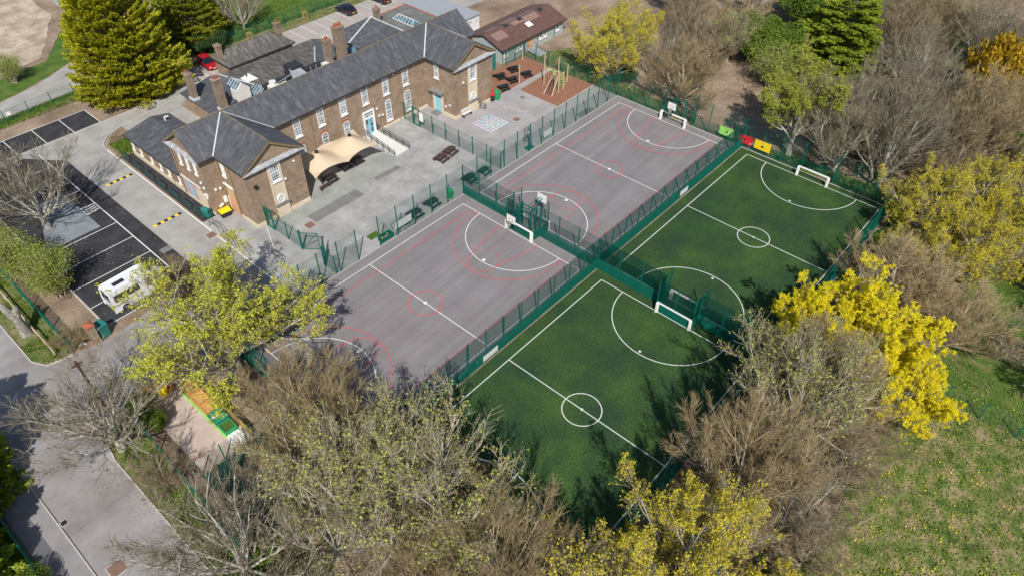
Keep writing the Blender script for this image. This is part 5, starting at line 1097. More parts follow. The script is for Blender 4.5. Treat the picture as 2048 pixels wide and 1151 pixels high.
# timber tree guards behind
for x, y, l in ((7.0, 48.6, 'timber tree guard frame on the verge above the slate hip roof'), (16.6, 48.7, 'timber tree guard frame at the foot of the green field fence'), (26.2, 48.9, 'timber tree guard frame near the top edge beyond the black car')):
    t = thing('tree_guard', l, 'tree guard', (x, y, 0)); b = MB()
    for sx in (-.3, .3):
        for sy in (-.2, .2): b.bar((sx, sy, 0), (sx, sy, 1.3), .04, n=6)
    b.build('stake', 'yellowwood', t); b = MB(); b.box(-.3, .3, -.23, -.17, 1.15, 1.25); b.box(-.3, .3, .17, .23, 1.15, 1.25); b.build('rail', 'yellowwood', t)
t = thing('picture_board', 'white notice board on the low fence by the upper left road', 'board', (-24.4, 51.25, 0)); b = MB(); b.box(-.25, .25, -.02, .02, .7, 1.15); b.build('panel', 'white', t); b = MB(); b.bar((0, .03, 0), (0, .03, 1.1), .03); b.build('post', 'fence', t)
# ---------------------------------------------------------------- nursery yard
t = thing('slatted_fence', 'honey-coloured upright timber fence at the top of the nursery yard', 'timber fence', (-33.5, .75, 0)); rg = random.Random(7)
b = MB((-33.5, .75, 0)); x = -36.0
while x < -31.3:
    h = 1.5+rg.uniform(-.04, .04); y = .75+.12*math.sin(x*1.3); b.box(x, x+.15, y-.03, y+.03, .02, h); x += .19
b.build('palings', 'yellowwood', t); b = MB((-33.5, .75, 0)); b.box(-36, -31.3, .82, .88, .4, .5); b.box(-36, -31.3, .82, .88, 1.1, 1.2); b.build('rail', 'yellowwood', t)
t = thing('slatted_fence', 'orange-tinted timber fence behind the planters of the nursery yard', 'timber fence', (-31.2, -4, 0)); b = MB((-31.2, -4, 0)); y = -8.3
while y < .4: b.box(-31.24, -31.18, y, y+.15, .02, 1.0+rg.uniform(-.03, .03)); y += .19
b.build('palings', 'yellowwood', t); b = MB((-31.2, -4, 0)); b.box(-31.17, -31.12, -8.3, .4, .7, .8); b.build('rail', 'yellowwood', t)
def planter(label, x, y, w, l, m, inner, name='planter_box'):
    t = thing(name, label, 'planter', (x, y, 0), group='boxes along the nursery fence'); b = MB()
    for p in ((-w/2, w/2, -l/2, -l/2+.08), (-w/2, w/2, l/2-.08, l/2), (-w/2, -w/2+.08, -l/2+.08, l/2-.08), (w/2-.08, w/2, -l/2+.08, l/2-.08)): b.box(*p, .02, .45)
    b.build('frame', m, t); b = MB(); b.box(-w/2+.08, w/2-.08, -l/2+.08, l/2-.08, .02, .36); b.build('filling', inner, t)
planter('orange timber planter with straw-coloured top nearest the gate', -31.9, -.9, 1.05, 1.0, 'orangewood', 'bark'); planter('orange timber planter in the middle of the green-edged row', -31.95, -2.35, 1.05, 1.2, 'orangewood', 'orangewood')
planter('orange timber planter next to the green box', -31.95, -3.65, 1.05, 1.1, 'orangewood', 'orangewood'); planter('deep green box with a white tray in the nursery yard', -31.95, -4.95, 1.1, 1.3, 'teal', 'green')
planter('green crate of loose toys at the end of the box row', -32.0, -6.3, 1.0, 1.1, 'green', 'ivy'); planter('small bright green planter under the yellow-budded tree', -30.6, .25, 1.0, .9, 'green', 'offwhite')
t = thing('storage_tray', 'white tray lying on the deep green box', 'tray', (-32.1, -4.9, .46), .2); b = MB(); b.box(-.28, .2, -.13, .13, 0, .05); b.build('tray', 'white', t)
t = thing('green_edging', 'green edging strip along the front of the nursery boxes', 'edging', (-32.55, -3.5, .02)); b = MB(); b.box(-.06, .06, -3.4, 3.0, 0, .15); b.build('edging', 'limegreen', t)
t = thing('yellow_bin', 'bright yellow novelty bin with a round hood in front of the timber fence', 'bin', (-33.55, .2, 0)); b = MB(); b.bar((0, 0, 0), (0, 0, .75), .26, .3, 16); b.build('body', 'yellowp', t, smooth=False); b = MB(); b.bar((0, 0, .75), (0, 0, .95), .42, .4, 16); b.bar((0, 0, .95), (0, 0, 1.15), .4, .12, 16); b.build('hood', 'yellowp', t)
t = thing('toy_box', 'small orange-red box beside the yellow bin', 'box', (-32.95, .3, 0)); b = MB(); b.box(-.2, .2, -.2, .2, 0, .5); b.build('body', 'orange', t, bevel=.02); b = MB(); b.box(-.22, .22, -.22, .22, .5, .55); b.build('lid', 'terracotta', t)
t = thing('play_sheet', 'crumpled white sheet on the ground at the end of the nursery boxes', 'sheet', (-32.1, -7.4, .03), .3); V = []; F = []; rg = random.Random(5)
for j in range(9):
    for i in range(9): V.append(((i-4)*.16+rg.uniform(-.03, .03), (j-4)*.16+rg.uniform(-.03, .03), .02+rg.uniform(0, .13)))
for j in range(8):
    for i in range(8):
        if math.hypot(i-3.5, j-3.5) < 4.2+rg.uniform(-.6, .3): a = j*9+i; F.append((a, a+1, a+10, a+9))
me = bpy.data.meshes.new('fabric'); me.from_pydata(V, [], F); me.materials.append(M['white']); link_mesh('fabric', me, t)
# dark enclosed mini court behind nursery
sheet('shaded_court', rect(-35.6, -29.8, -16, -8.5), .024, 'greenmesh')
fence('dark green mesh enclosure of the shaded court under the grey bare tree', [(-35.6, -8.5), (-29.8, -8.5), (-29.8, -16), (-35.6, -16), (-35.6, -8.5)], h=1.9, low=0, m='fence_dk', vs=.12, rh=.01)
# ---------------------------------------------------------------- trees
def nrm(v): return v/(np.linalg.norm(v, axis=-1, keepdims=True)+1e-9)
def grow(st, dr, ln, K, up, wander, rng):
    N = len(st); P = np.zeros((N, K+1, 3)); P[:, 0] = st; d = dr.copy()
    for k in range(K):
        d = nrm(d+np.array([0, 0, up])+rng.normal(0, wander, (N, 3))); P[:, k+1] = P[:, k]+d*(ln/K)[:, None]
    return P
def spawn(P, Rad, n, t0, t1, ang, lf, rf, rng, lens, spread=.25):
    N, K1, _ = P.shape; K = K1-1
    t = (rng.random((N, n))*.9+np.arange(n)[None]*1.0)/n; t = t0+(t1-t0)*np.clip(t, 0, 1)
    f = t*K; i = np.clip(f.astype(int), 0, K-1); fr = f-i; r = np.arange(N)[:, None]
    pos = P[r, i]*(1-fr[..., None])+P[r, i+1]*fr[..., None]; d = nrm(P[r, i+1]-P[r, i]); rad = Rad[r, i]*(1-fr)+Rad[r, i+1]*fr
    rv = rng.normal(0, 1, d.shape); pr = nrm(np.cross(d, rv)); a = ang+rng.normal(0, spread, t.shape)
    nd = nrm(d*np.cos(a)[..., None]+pr*np.sin(a)[..., None]); L = lens[:, None]*lf*(1.15-.55*t)*rng.uniform(.7, 1.25, t.shape)
    return pos.reshape(-1, 3), nd.reshape(-1, 3), L.ravel(), np.minimum(rad*rf, .5).ravel()
def taper(r0, K, end=.35): return r0[:, None]*np.linspace(1, end, K+1)[None]
def quads(C, size, rng, up=0.0, aspect=.6, D=None):
    N = len(C); a = nrm(rng.normal(0, 1, (N, 3)) if D is None else D+rng.normal(0, .35, (N, 3))); nn = rng.normal(0, 1, (N, 3)); nn[:, 2] += up
    b = nrm(np.cross(a, nn)); s = size*rng.uniform(.6, 1.3, N)[:, None]
    V = np.stack([C-a*s-b*s*aspect, C+a*s-b*s*aspect, C+a*s+b*s*aspect, C-a*s+b*s*aspect], 1).reshape(-1, 3)
    return V, np.arange(4*N).reshape(N, 4)
def bare_tree(seed, H=10., R=6., trunk=.22, limbs=7, up=.10, ang=.75, n2=9, n3=8, n4=6, twr=.0118, buds=None, multi=False, lift=.0, bsize=.11, bn=1, bprob=1., bmat='bud_pale', barkm='bark_grey', twm='twig_grey', wander=.085, lr=.016):
    rng = np.random.default_rng(seed); tl = H*trunk
    parts = []
    if multi:
        st = np.zeros((limbs, 3)); st[:, :2] = rng.normal(0, .12, (limbs, 2)); az = np.arange(limbs)*2.39996+rng.normal(0, .2, limbs); an = ang*np.sqrt((np.arange(limbs)+.3)/limbs)
        dr = np.stack([np.cos(az)*np.sin(an), np.sin(az)*np.sin(an), np.cos(an)], 1); L1 = 1/np.sqrt((np.sin(an)/R*.92)**2+(np.cos(an)/H)**2)*rng.uniform(.85, 1.03, limbs); r1 = np.full(limbs, H*.013)*rng.uniform(.8, 1.2, limbs)
    else:
        T = grow(np.zeros((1, 3)), np.array([[0, 0, 1.]]), np.array([tl]), 4, .1, .06, rng); TR = taper(np.array([H*.03]), 4, .75); V, F = tubes(T, TR, 8); parts.append((V, F, 0))
        az = np.arange(limbs)*2.39996+rng.normal(0, .2, limbs); an = (ang+.1)*np.sqrt((np.arange(limbs)+.15)/limbs)
        st = T[0, -1]*np.ones((limbs, 1)); st[:, 2] -= rng.uniform(0, tl*.35, limbs)*(an > .2)
        dr = np.stack([np.cos(az)*np.sin(an), np.sin(az)*np.sin(an), np.cos(an)], 1); L1 = 1/np.sqrt((np.sin(an)/R*.95)**2+(np.cos(an)/(H-tl))**2)*rng.uniform(.85, 1.05, limbs); r1 = np.full(limbs, H*lr)*rng.uniform(.75, 1.15, limbs)
    P1 = grow(st, dr, L1, 8, up*.8, wander*.8, rng); R1 = taper(r1, 8, .22); V, F = tubes(P1, R1, 6); parts.append((V, F, 0))
    s, d, L, r = spawn(P1, R1, n2, .2, 1., .58, .50, .62, rng, L1, .2); P2 = grow(s, d, L, 6, up, wander, rng); R2 = np.maximum(taper(r, 6, .3), .014); V, F = tubes(P2, R2, 4); parts.append((V, F, 0))
    s, d, L, r = spawn(P2, R2, n3, .15, 1., .55, .48, .6, rng, L, .2); P3 = grow(s, d, L, 4, up, wander, rng); R3 = np.maximum(taper(r, 4, .4), twr); V3, F3 = tubes(P3, R3, 3)
    s, d, L4, r = spawn(P3, R3, n4, .12, 1., .5, .66, .7, rng, L, .2); P4 = grow(s, d, L4, 3, up, wander*1.2, rng); R4 = np.full((len(s), 4), twr*.8); R4[:, -1] *= .6; V4, F4 = tubes(P4, R4, 3)
    Vt, Ft, _ = merge(parts); cr = [(V3, F3, 0), (V4, F4, 0)]
    if buds:
        C = np.concatenate([P4[:, -1], P4[:, 2][rng.random(len(P4)) < .6], P3[:, -1]]); C = C[rng.random(len(C)) < bprob]
        # cluster pattern : some boughs flower more than others
        k = np.sin(C[:, 0]*1.3+seed)+np.sin(C[:, 1]*1.5)+np.sin(C[:, 2]*1.7); C = C[k+rng.normal(0, .9, len(C)) > -.9]
        C = np.repeat(C, bn, 0)+rng.normal(0, bsize*1.9, (len(C)*bn, 3)); V, F = quads(C, bsize, rng, aspect=.75); cr.append((V, F, 1))
    Vc, Fc, Ic = merge(cr)
    allz = Vc[:, 2]; sz = H/np.percentile(allz, 99.5); rr = np.percentile(np.hypot(Vc[:, 0], Vc[:, 1]), 97); sx = R/rr
    for A in (Vt, Vc): A[:, 2] *= sz; A[:, :2] *= sx*.85+.15*sx
    Vt[:, 2] = np.maximum(Vt[:, 2], 0) ; Vc[:, 2] = np.maximum(Vc[:, 2], .3)
    return np_mesh('trunk', Vt, Ft, [barkm], smooth=True), np_mesh('crown', Vc, Fc, [twm, bmat], Ic)
def conifer(seed, H, R, leaf, n=420, sp=46, size=.2, dome=.55, droop=-.15, base=.06, barkm='bark_brown', tipup=.25, thick=2):
    rng = np.random.default_rng(seed); T = grow(np.zeros((1, 3)), np.array([[0, 0, 1.]]), np.array([H*.97]), 8, .3, .01, rng); TR = taper(np.array([H*.022]), 8, .08); V, F = tubes(T, TR, 8); parts = [(V, F, 0)]
    u = rng.random(n); z = H*(base+(1-base)*(1-np.sqrt(1-u*.985))); h = (z/H-base)/(1-base)
    prof = np.power(np.clip(1-h, 0, 1), dome)*(.86+.14*np.minimum(h*8, 1)); az = rng.random(n)*2*np.pi; L = R*prof*rng.uniform(.80, 1.08, n)+.25
    L *= 1+.10*np.sin(az*3+seed)+.07*np.sin(az*5+h*9)
    st = np.stack([np.zeros(n), np.zeros(n), np.maximum(z-L*.12, .2)], 1); el = droop+h*1.0*.6; dr = np.stack([np.cos(az)*np.cos(el), np.sin(az)*np.cos(el), np.sin(el)], 1)
    P = grow(st, dr, L, 6, tipup*.25, .03, rng); RR = np.maximum(taper(L*.011, 6, .25), .012); V, F = tubes(P, RR, 3); parts.append((V, F, 0)); Vt, Ft, _ = merge(parts)
    # side sprays
    t = .25+.75*np.sqrt(rng.random((n, sp))); f = t*6; i = np.clip(f.astype(int), 0, 5); fr = f-i; r = np.arange(n)[:, None]
    pos = P[r, i]*(1-fr[..., None])+P[r, i+1]*fr[..., None]; d = nrm(P[r, i+1]-P[r, i]); side = nrm(np.cross(d, np.array([0, 0, 1.]))); w = (1.08-t)*.42*L[:, None]+.12
    lat = rng.uniform(-1, 1, t.shape); pos = pos+side*(lat*w)[..., None]; pos[..., 2] += rng.normal(0, .07, t.shape)-np.abs(lat)*w*.18
    D = nrm(d+side*lat[..., None]*.7+np.array([0, 0, .12])); C = pos.reshape(-1, 3); D = D.reshape(-1, 3)
    C = np.repeat(C, thick, 0)+rng.normal(0, size*.35, (len(C)*thick, 3)); D = np.repeat(D, thick, 0)
    V, F = quads(C, size, rng, up=1.4, aspect=.36, D=D); V[:, 2] = np.maximum(V[:, 2], .05)
    return np_mesh('trunk', Vt, Ft, [barkm], smooth=True), np_mesh('crown', V, F, [leaf])
def leafy(seed, H, R, leaf, n=9000, size=.14, base=.25, stems=9, clumps=40, barkm='bark_brown', flat=1.0):
    rng = np.random.default_rng(seed); cz = H*(base+1)/2; rz = H*(1-base)/2
    c = nrm(rng.normal(0, 1, (clumps, 3)))*rng.random((clumps, 1))**.45*np.array([R*.8, R*.8, rz*.82]); c[:, 2] += cz; cr = rng.uniform(.22, .42, clumps)*R
    k = rng.integers(0, clumps, n); C = c[k]+nrm(rng.normal(0, 1, (n, 3)))*(rng.random((n, 1))**.4)*cr[k][:, None]*np.array([1, 1, .8*flat]); C[:, 2] = np.maximum(C[:, 2], .06)
    V, F = quads(C, size, rng, up=.8, aspect=.55)
    tgt = c[rng.integers(0, clumps, max(stems, clumps))]; N = len(tgt); st = np.zeros((N, 3)); st[:, :2] = rng.normal(0, .06*R, (N, 2)); K = 5; P = np.zeros((N, K+1, 3))
    for j in range(K+1): f = j/K; P[:, j] = st+(tgt-st)*np.array([f**1.3, f**1.3, f**.85]) if False else st+(tgt-st)*np.stack([np.full(N, f**1.4), np.full(N, f**1.4), np.full(N, f)], 1)
    P[:, 1:-1] += rng.normal(0, .04*R, (N, K-1, 3)); P[..., 2] = np.maximum(P[..., 2], 0); Vt, Ft = tubes(P, taper(np.full(N, H*.012), K, .3), 4)
    return np_mesh('trunk', Vt, Ft, [barkm], smooth=True), np_mesh('crown', V, F, [leaf])
PROTO = {}
def proto(k, fn): 
    PROTO[k] = fn
BT = bare_tree
proto('grey1', lambda: BT(1, up=.14, limbs=12, lr=.012, n2=8, n3=7, n4=5, ang=.95, trunk=.16))
proto('grey2', lambda: BT(2, up=.14, limbs=15, n2=8, n3=7, n4=6, ang=1.15, trunk=.1, lr=.011))
proto('tall1', lambda: BT(21, up=.22, limbs=7, n2=11, n3=9, n4=7, ang=.6, multi=True))
proto('brown1', lambda: BT(3, up=.10, limbs=12, n2=10, n3=9, n4=11, ang=1.05, trunk=.16, twm='twig_brown', barkm='bark_brown', twr=.0125))
proto('brown2', lambda: BT(4, up=.12, limbs=12, n2=10, n3=9, n4=11, ang=1.0, multi=True, twm='twig_brown', barkm='bark_brown'))
proto('mauve', lambda: BT(14, up=.08, limbs=11, n2=9, n3=9, n4=9, ang=1.1, multi=True, twm='twig_mauve', barkm='bark_brown'))
proto('bud1', lambda: BT(5, up=.14, limbs=11, n2=10, n3=8, n4=6, ang=.95, trunk=.2, lr=.0195, twm='twig_pale', buds=1, bmat='bud_pale', bsize=.042, bn=2, bprob=.4))
proto('bud2', lambda: BT(6, up=.14, limbs=9, n2=10, n3=8, n4=6, ang=.95, multi=True, buds=1, bmat='bud_yellow', bsize=.055, bn=3, bprob=.5))
proto('yel1', lambda: BT(7, up=.12, limbs=12, n2=10, n3=8, n4=5, ang=1.1, trunk=.16, buds=1, bmat='bud_lemon', bsize=.042, bn=5, bprob=1.))
proto('yel2', lambda: BT(8, up=.12, limbs=11, n2=10, n3=8, n4=7, ang=1.0, multi=True, buds=1, bmat='bud_yellow', bsize=.042, bn=6, bprob=.75))
proto('bloom', lambda: BT(9, up=.12, limbs=12, n2=10, n3=8, n4=5, ang=1.1, multi=True, buds=1, bmat='bloom', bsize=.040, bn=24, bprob=1.))
proto('olive', lambda: BT(10, up=.2, limbs=10, n2=10, n3=9, n4=7, ang=.75, trunk=.28, buds=1, bmat='bud_olive', bsize=.042, bn=5, bprob=1.))
proto('blossom', lambda: BT(11, up=.06, limbs=11, n2=9, n3=8, n4=7, ang=1.15, multi=True, buds=1, bmat='blossom', bsize=.045, bn=2, bprob=.6))
proto('gold', lambda: conifer(31, 15, 7, 'leaf_gold', n=700, sp=64, size=.115, thick=5, dome=.42, droop=-.05, base=.02))
proto('con', lambda: conifer(32, 12, 5, 'leaf_gold2', n=420, sp=54, size=.12, thick=4, dome=.6, droop=-.12, base=.04))
proto('cedar', lambda: conifer(33, 12, 5, 'leaf_conifer', n=230, sp=90, size=.12, thick=4, dome=.7, droop=-.08, base=.08, tipup=.0))
proto('bush', lambda: leafy(41, 5, 4, 'leaf_green', n=30000, size=.08))
proto('dark', lambda: leafy(42, 5, 4, 'leaf_dark', n=26000, size=.085))
proto('orange', lambda: leafy(43, 3, 2.5, 'leaf_orange', n=8000, size=.11))
proto('young', lambda: leafy(44, 6, 3, 'bud_fresh', n=8000, size=.055, base=.15, clumps=110))
PH = dict(gold=(15, 7), con=(12, 5), cedar=(12, 5), bush=(5, 4), dark=(5, 4), orange=(3, 2.5), young=(6, 3))
BASE = {}
def tree(k, x, y, h, r, label, group, rz=None, name='tree', cat='tree', lean=(0, 0)):
    H0, R0 = PH.get(k, (10, 6)); s = (r/R0, r/R0, h/H0); rz = (x*1.7+y*2.3) % 6.28 if rz is None else rz
    if k not in BASE:
        tm, cm = PROTO[k](); BASE[k] = (tm, cm)
    tm, cm = BASE[k]; t = thing(name, label, cat, (x, y, 0), rz, group, s)
    if lean != (0, 0): t.rotation_euler = (lean[0], lean[1], rz)
    link_mesh('trunk', tm, t); link_mesh('crown', cm, t); return t
G1, G2, G3, G4, G5 = 'bare grey trees', 'bare brown-twigged trees', 'trees with yellow-green buds', 'trees in bright yellow bloom', 'conifers'
TREES = [
 # near end belt, left to right along the bottom
 ('yel1', -28.0, -1.5, 10.2, 7.8, 'broad yellow-budded tree between the minibus and the nursery yard', G3),
 ('brown1', -26.6, 8.4, 4.2, 3.2, 'small orange-brown twiggy tree over the nose of the minibus', G2),
 ('grey1', -38.2, -2.0, 7.6, 6.6, 'bare grey tree spreading over the lane beside the nursery fence', G1),
 ('grey2', -37.6, -17.0, 9.5, 6.6, 'large pale grey bare tree over the bottom of the lane', G1),
 ('grey1', -33.0, -20.5, 8.5, 5.0, 'pale grey bare tree at the bottom edge beside the shaded court', G1),
 ('brown1', -28.6, -13.0, 9.5, 4.7, 'brown bare tree in front of the hidden court corner', G2),
 ('bud1', -30.2, -20.2, 11.5, 5.6, 'pale forked tree with a few buds behind the shaded court', G3),
 ('brown2', -29.4, -16.0, 10.0, 4.6, 'brown bare tree right behind the shaded court', G2),
 ('bud1', -28.6, -24.6, 12.0, 6.2, 'tall pale-trunked tree with tiny green buds at bottom centre-left', G3),
 ('brown2', -27.8, -29.6, 11.0, 5.2, 'brown bare tree left of the turf corner at the bottom', G2),
 ('brown1', -30.5, -27.5, 8.0, 4.6, 'brown bare tree at the bottom edge left of centre', G2),
 ('bud2', -25.4, -35.0, 9.5, 3.8, 'grey tree dotted with yellow at the turf corner, bottom centre', G3),
 ('bud2', -26.5, -38.0, 6.5, 3.4, 'low yellow-dotted tree at the very bottom centre', G3),
 ('yel2', -19.8, -38.6, 11.5, 4.8, 'multi-stemmed tree thick with yellow buds at the bottom right of the turf', G4),
 ('yel2', -22.8, -41.6, 6.0, 3.2, 'small yellow-budded tree on the bottom edge', G4),
 ('yel2', -18.0, -44.0, 5.0, 2.6, 'low yellow bush-like tree at the bottom edge near the meadow', G4),
 ('brown1', -12.9, -38.4, 11.5, 4.9, 'domed brown bare tree against the right touchline of the near turf', G2),
 ('grey2', -11.5, -41.2, 7.5, 4.6, 'leaning grey bare tree over the half-hidden boundary fence', G1),
 ('mauve', -6.5, -42.0, 5.8, 3.8, 'low mauve-brown bare thicket tree at the meadow edge', G2),
 ('mauve', -13.0, -43.6, 5.0, 3.2, 'thin mauve bare tree at the meadow corner', G2),
 ('bud1', -5.6, -38.5, 12.0, 5.5, 'grey tree speckled with yellow-green beside the near turf goal corner', G3),
 ('brown2', -2.0, -38.4, 10.2, 4.8, 'tall brown bare tree in front of the bright yellow arc', G2),
 ('mauve', -2.5, -42.3, 6.0, 3.6, 'mauve bare tree under the yellow arc at the meadow edge', G2),
 ('bloom', 3.9, -35.6, 8.4, 3.2, 'bright yellow flowering tree at the left tip of the yellow arc', G4),
 ('bloom', 5.0, -39.6, 9.4, 4.8, 'large bright yellow flowering tree in the middle of the arc', G4),
 ('bloom', 2.2, -43.4, 7.6, 3.6, 'bright yellow flowering tree at the meadow end of the arc', G4),
 ('brown1', 13.6, -39.0, 7.4, 5.2, 'rounded brown bare tree right of the far turf halfway line', G2),
 ('brown2', 13.5, -44.2, 6.8, 4.6, 'brown bare thicket tree beyond the yellow arc', G2),
 ('blossom', 14.5, -51.5, 7.0, 5.0, 'greyish pale-blossomed tree at the right edge', G3),
 ('blossom', 20.5, -53.5, 6.0, 4.2, 'second pale-blossomed tree at the right edge above the first', G3),
 ('bud2', 20.0, -37.5, 5.0, 2.4, 'small sparse yellow tree over the right touchline of the far turf', G3),
 ('yel2', 27.0, -37.6, 7.8, 4.8, 'yellow tree overhanging the far right turf corner', G4),
 ('yel2', 31.0, -40.6, 8.4, 4.8, 'yellow tree behind the far right turf corner', G4),
 ('yel2', 22.6, -42.8, 7.4, 4.6, 'yellow tree in the middle of the right-hand yellow group', G4),
 ('yel2', 28.5, -47.0, 8.0, 4.8, 'yellow tree cut by the right edge', G4),
 ('brown2', 25.0, -50.5, 6.5, 4.2, 'brown bare tree at the right edge below the yellow group', G2),
 # far right woodland
 ('olive', 31.4, -21.2, 12.0, 4.6, 'olive-leaved tall tree behind the yellow board', G3),
 ('tall1', 32.0, -26.2, 10.5, 4.4, 'pale forked bare tree behind the far turf goal', G1),
 ('tall1', 32.6, -30.8, 11.5, 5.2, 'tall bare tree behind the right post of the far turf goal', G1),
 ('grey2', 38.0, -29.0, 11.5, 6.2, 'broad bare tree in the wood behind the far turf goal', G1),
 ('brown1', 42.0, -36.0, 10.0, 6.6, 'wide brown bare tree in the middle of the right-hand wood', G2),
 ('mauve', 36.5, -37.5, 8.0, 4.8, 'mauve bare tree above the yellow group', G2),
 ('mauve', 42.0, -45.0, 8.0, 5.6, 'mauve bare tree at the right edge of the wood', G2),
 ('brown2', 50.5, -42.0, 9.0, 5.8, 'brown bare tree high on the right edge', G2),
 ('grey1', 60.0, -42.0, 12.0, 6.0, 'pale bare tree with long limbs near the top right corner', G1),
 ('grey2', 66.0, -36.0, 12.0, 6.0, 'pale bare tree at the top right', G1),
 ('grey1', 70.0, -30.0, 10.0, 6.0, 'grey bare tree on the top edge right of the orange shrub', G1),
 ('grey2', 58.5, -24.5, 9.0, 5.0, 'grey bare tree between the green conifer and the orange shrub', G1),
 ('grey1', 50.5, -27.5, 9.5, 5.4, 'bare tree below the orange-yellow shrub', G1),
 ('cedar', 58.5, -15.0, 11.0, 6.6, 'green layered conifer at the top edge', G5),
 ('yel2', 32.4, 4.6, 8.8, 5.4, 'yellow tree beside the bark play area', G4),
 ('yel2', 38.5, 6.4, 8.0, 4.6, 'yellow-green tree behind the yellow tree at the top', G3),
 ('brown1', 32.8, -6.4, 8.4, 4.9, 'fan-shaped brown bare tree behind the far basketball hoop', G2),
 ('grey2', 36.6, -1.5, 9.0, 3.6, 'slim grey bare tree right of the yellow tree', G1),
 ('mauve', 44.5, -2.0, 8.4, 5.0, 'mauve bare tree at the top edge by the brown path', G2),
 ('brown2', 51.0, -3.5, 7.5, 4.6, 'brown bare tree at the head of the brown path', G2),
 # far backdrop
 ('brown1', 56, 8, 9, 5.5, 'brown bare tree on the top edge above the far hoop', G2),
 ('mauve', 50, 3.5, 8, 5, 'bare tree between the top edge and the fan-shaped tree', G2),
 ('grey1', 62, 0, 9, 5.5, 'grey bare tree on the top edge left of the bright green tree', G1),
 ('bud1', 47, -4.5, 7, 4, 'pale budded small tree at the end of the brown path', G3),
 ('mauve', 64, -21, 9, 5.5, 'bare tree behind the layered conifer', G2),
 ('brown2', 72, -22, 10, 6, 'brown bare tree at the top edge right of the layered conifer', G2),
 ('tall1', 45, -31.5, 9, 4.5, 'upright bare tree behind the broad one in the right-hand wood', G1),
 ('brown2', 48.5, -35.5, 9, 5.5, 'brown bare tree below the orange shrub', G2),
 ('mauve', 37.5, -34, 8.5, 4.5, 'bare tree low in the right-hand wood above the yellow group', G2),
 ('tall1', 36.5, -25.5, 11, 4.5, 'slim bare tree just behind the olive-leaved tree', G1),
 ('brown1', 56, -47, 9, 6, 'brown bare tree at the right edge of the wood', G2),
 ('mauve', 36, -46, 7.5, 5, 'bare thicket tree right of the yellow group', G2),
 ('grey2', 78, -40, 12, 6.5, 'pale bare tree in the top right corner', G1),
 ('tall1', 66, -43, 12, 5, 'upright pale bare tree near the top right corner', G1),
 # left side
 ('grey1', -30.4, 27.9, 9.5, 6.4, 'bare grey tree over the blue-grey tarmac patch', G1),
 ('grey2', -35.0, 36.5, 8.5, 5.5, 'bare tree on the left edge above the first', G1),
 ('grey1', -36.8, 30.0, 6.5, 4.0, 'bare tree cut by the left edge', G1),
 ('grey2', -39.3, -23.5, 7.0, 5.0, 'bare grey tree overhanging the lane at the bottom edge', G1),
 ('mauve', -37.6, -7.2, 3.4, 2.4, 'small bare tangle on the verge beside the nursery fence', G2),
 ('brown2', -35.8, 10.6, 2.0, 1.6, 'low brown twiggy shrub beside the gate pier', G2),
 ('grey2', 1.5, 66.0, 9.0, 6.0, 'bare grey tree between the two golden conifers', G1),
 ('grey1', 8.5, 52.5, 7.0, 4.6, 'bare grey tree by the green field', G1),
 ('mauve', -7.5, 55.5, 7.5, 3.6, 'dull bare tree behind the big golden conifer', G2),
]
for k, x, y, h, r, l, g in TREES: tree(k, x, y, h, r, l, g, rz=4.28 if 'minibus and' in l else None)
tree('gold', -10.9, 47.6, 16.5, 7.0, 'huge golden-green conifer beside the upper drive', G5, name='conifer')
tree('con', 1.2, 54.0, 12.0, 5.0, 'golden-green conifer left of the green field', G5, name='conifer')
tree('con', 5.0, 57.5, 9.0, 4.2, 'smaller dark conifer behind the bare tree near the field', G5, name='conifer')
tree('cedar', -50.2, -4.2, 9.0, 4.0, 'conifer at the left edge shading the lane', G5, name='conifer')
tree('cedar', -49.0, 2.5, 12.5, 5.6, 'conifer outside the left edge whose shadow falls on the lane', G5, name='conifer')
tree('young', -33.9, 17.6, 5.4, 2.9, 'fresh green young tree at the edge of the parking bays', 'small green trees')
tree('young', -35.0, 21.8, 5.8, 3.0, 'fresh green young tree cut by the left edge', 'small green trees')
tree('young', -20.2, 60.6, 4.0, 2.2, 'young birch with pale leaves on the upper left verge', 'small green trees')
tree('bush', 50.5, -8.0, 6.0, 5.2, 'bright green tree at the top edge right of the path', 'green shrubs and trees')
tree('bush', 66, -8, 6.5, 6, 'bright green tree on the top edge beyond the path', 'green shrubs and trees')
tree('bush', 72, -50, 5, 6, 'green shrub mass at the top right edge', 'green shrubs and trees')
tree('dark', 52.5, -34, 4, 3.6, 'dark green shrub in the shade below the orange shrub', 'green shrubs and trees')
tree('young', 44.5, -12.5, 6.5, 4.0, 'olive-green tree beside the brown path', 'small green trees')
tree('bush', 47.0, -41.5, 4.0, 4.0, 'green undergrowth shrub in the right-hand wood', 'green shrubs and trees')
tree('dark', 61.0, -34.5, 4.5, 4.0, 'dark green shrub near the top right corner', 'green shrubs and trees')
tree('bush', 56.0, -41.0, 6.0, 4.5, 'mid green shrub under the pale bare trees at the top right', 'green shrubs and trees')
tree('bush', 28.5, -56.5, 3.2, 3.6, 'green shrub at the right edge below the blossom', 'green shrubs and trees')
tree('orange', 60.0, -33.5, 8.0, 3.4, 'orange-yellow shrub between bare trees near the top right', 'green shrubs and trees', name='shrub', cat='shrub')
tree('dark', 1.5, 50.2, 2.6, 3.0, 'dark green undergrowth under the second golden conifer', 'green shrubs and trees', name='shrub', cat='shrub')
tree('dark', 33.3, 3.4, 1.8, 2.2, 'dark green undergrowth at the foot of the yellow tree', 'green shrubs and trees', name='shrub', cat='shrub')
tree('bush', -35.7, -.6, 2.2, 1.15, 'glossy green shrub at the corner of the nursery yard', 'green shrubs and trees', name='shrub', cat='shrub')
tree('bush', -35.5, -2.5, 1.9, .95, 'glossy green shrub farther along the nursery fence', 'green shrubs and trees', name='shrub', cat='shrub')
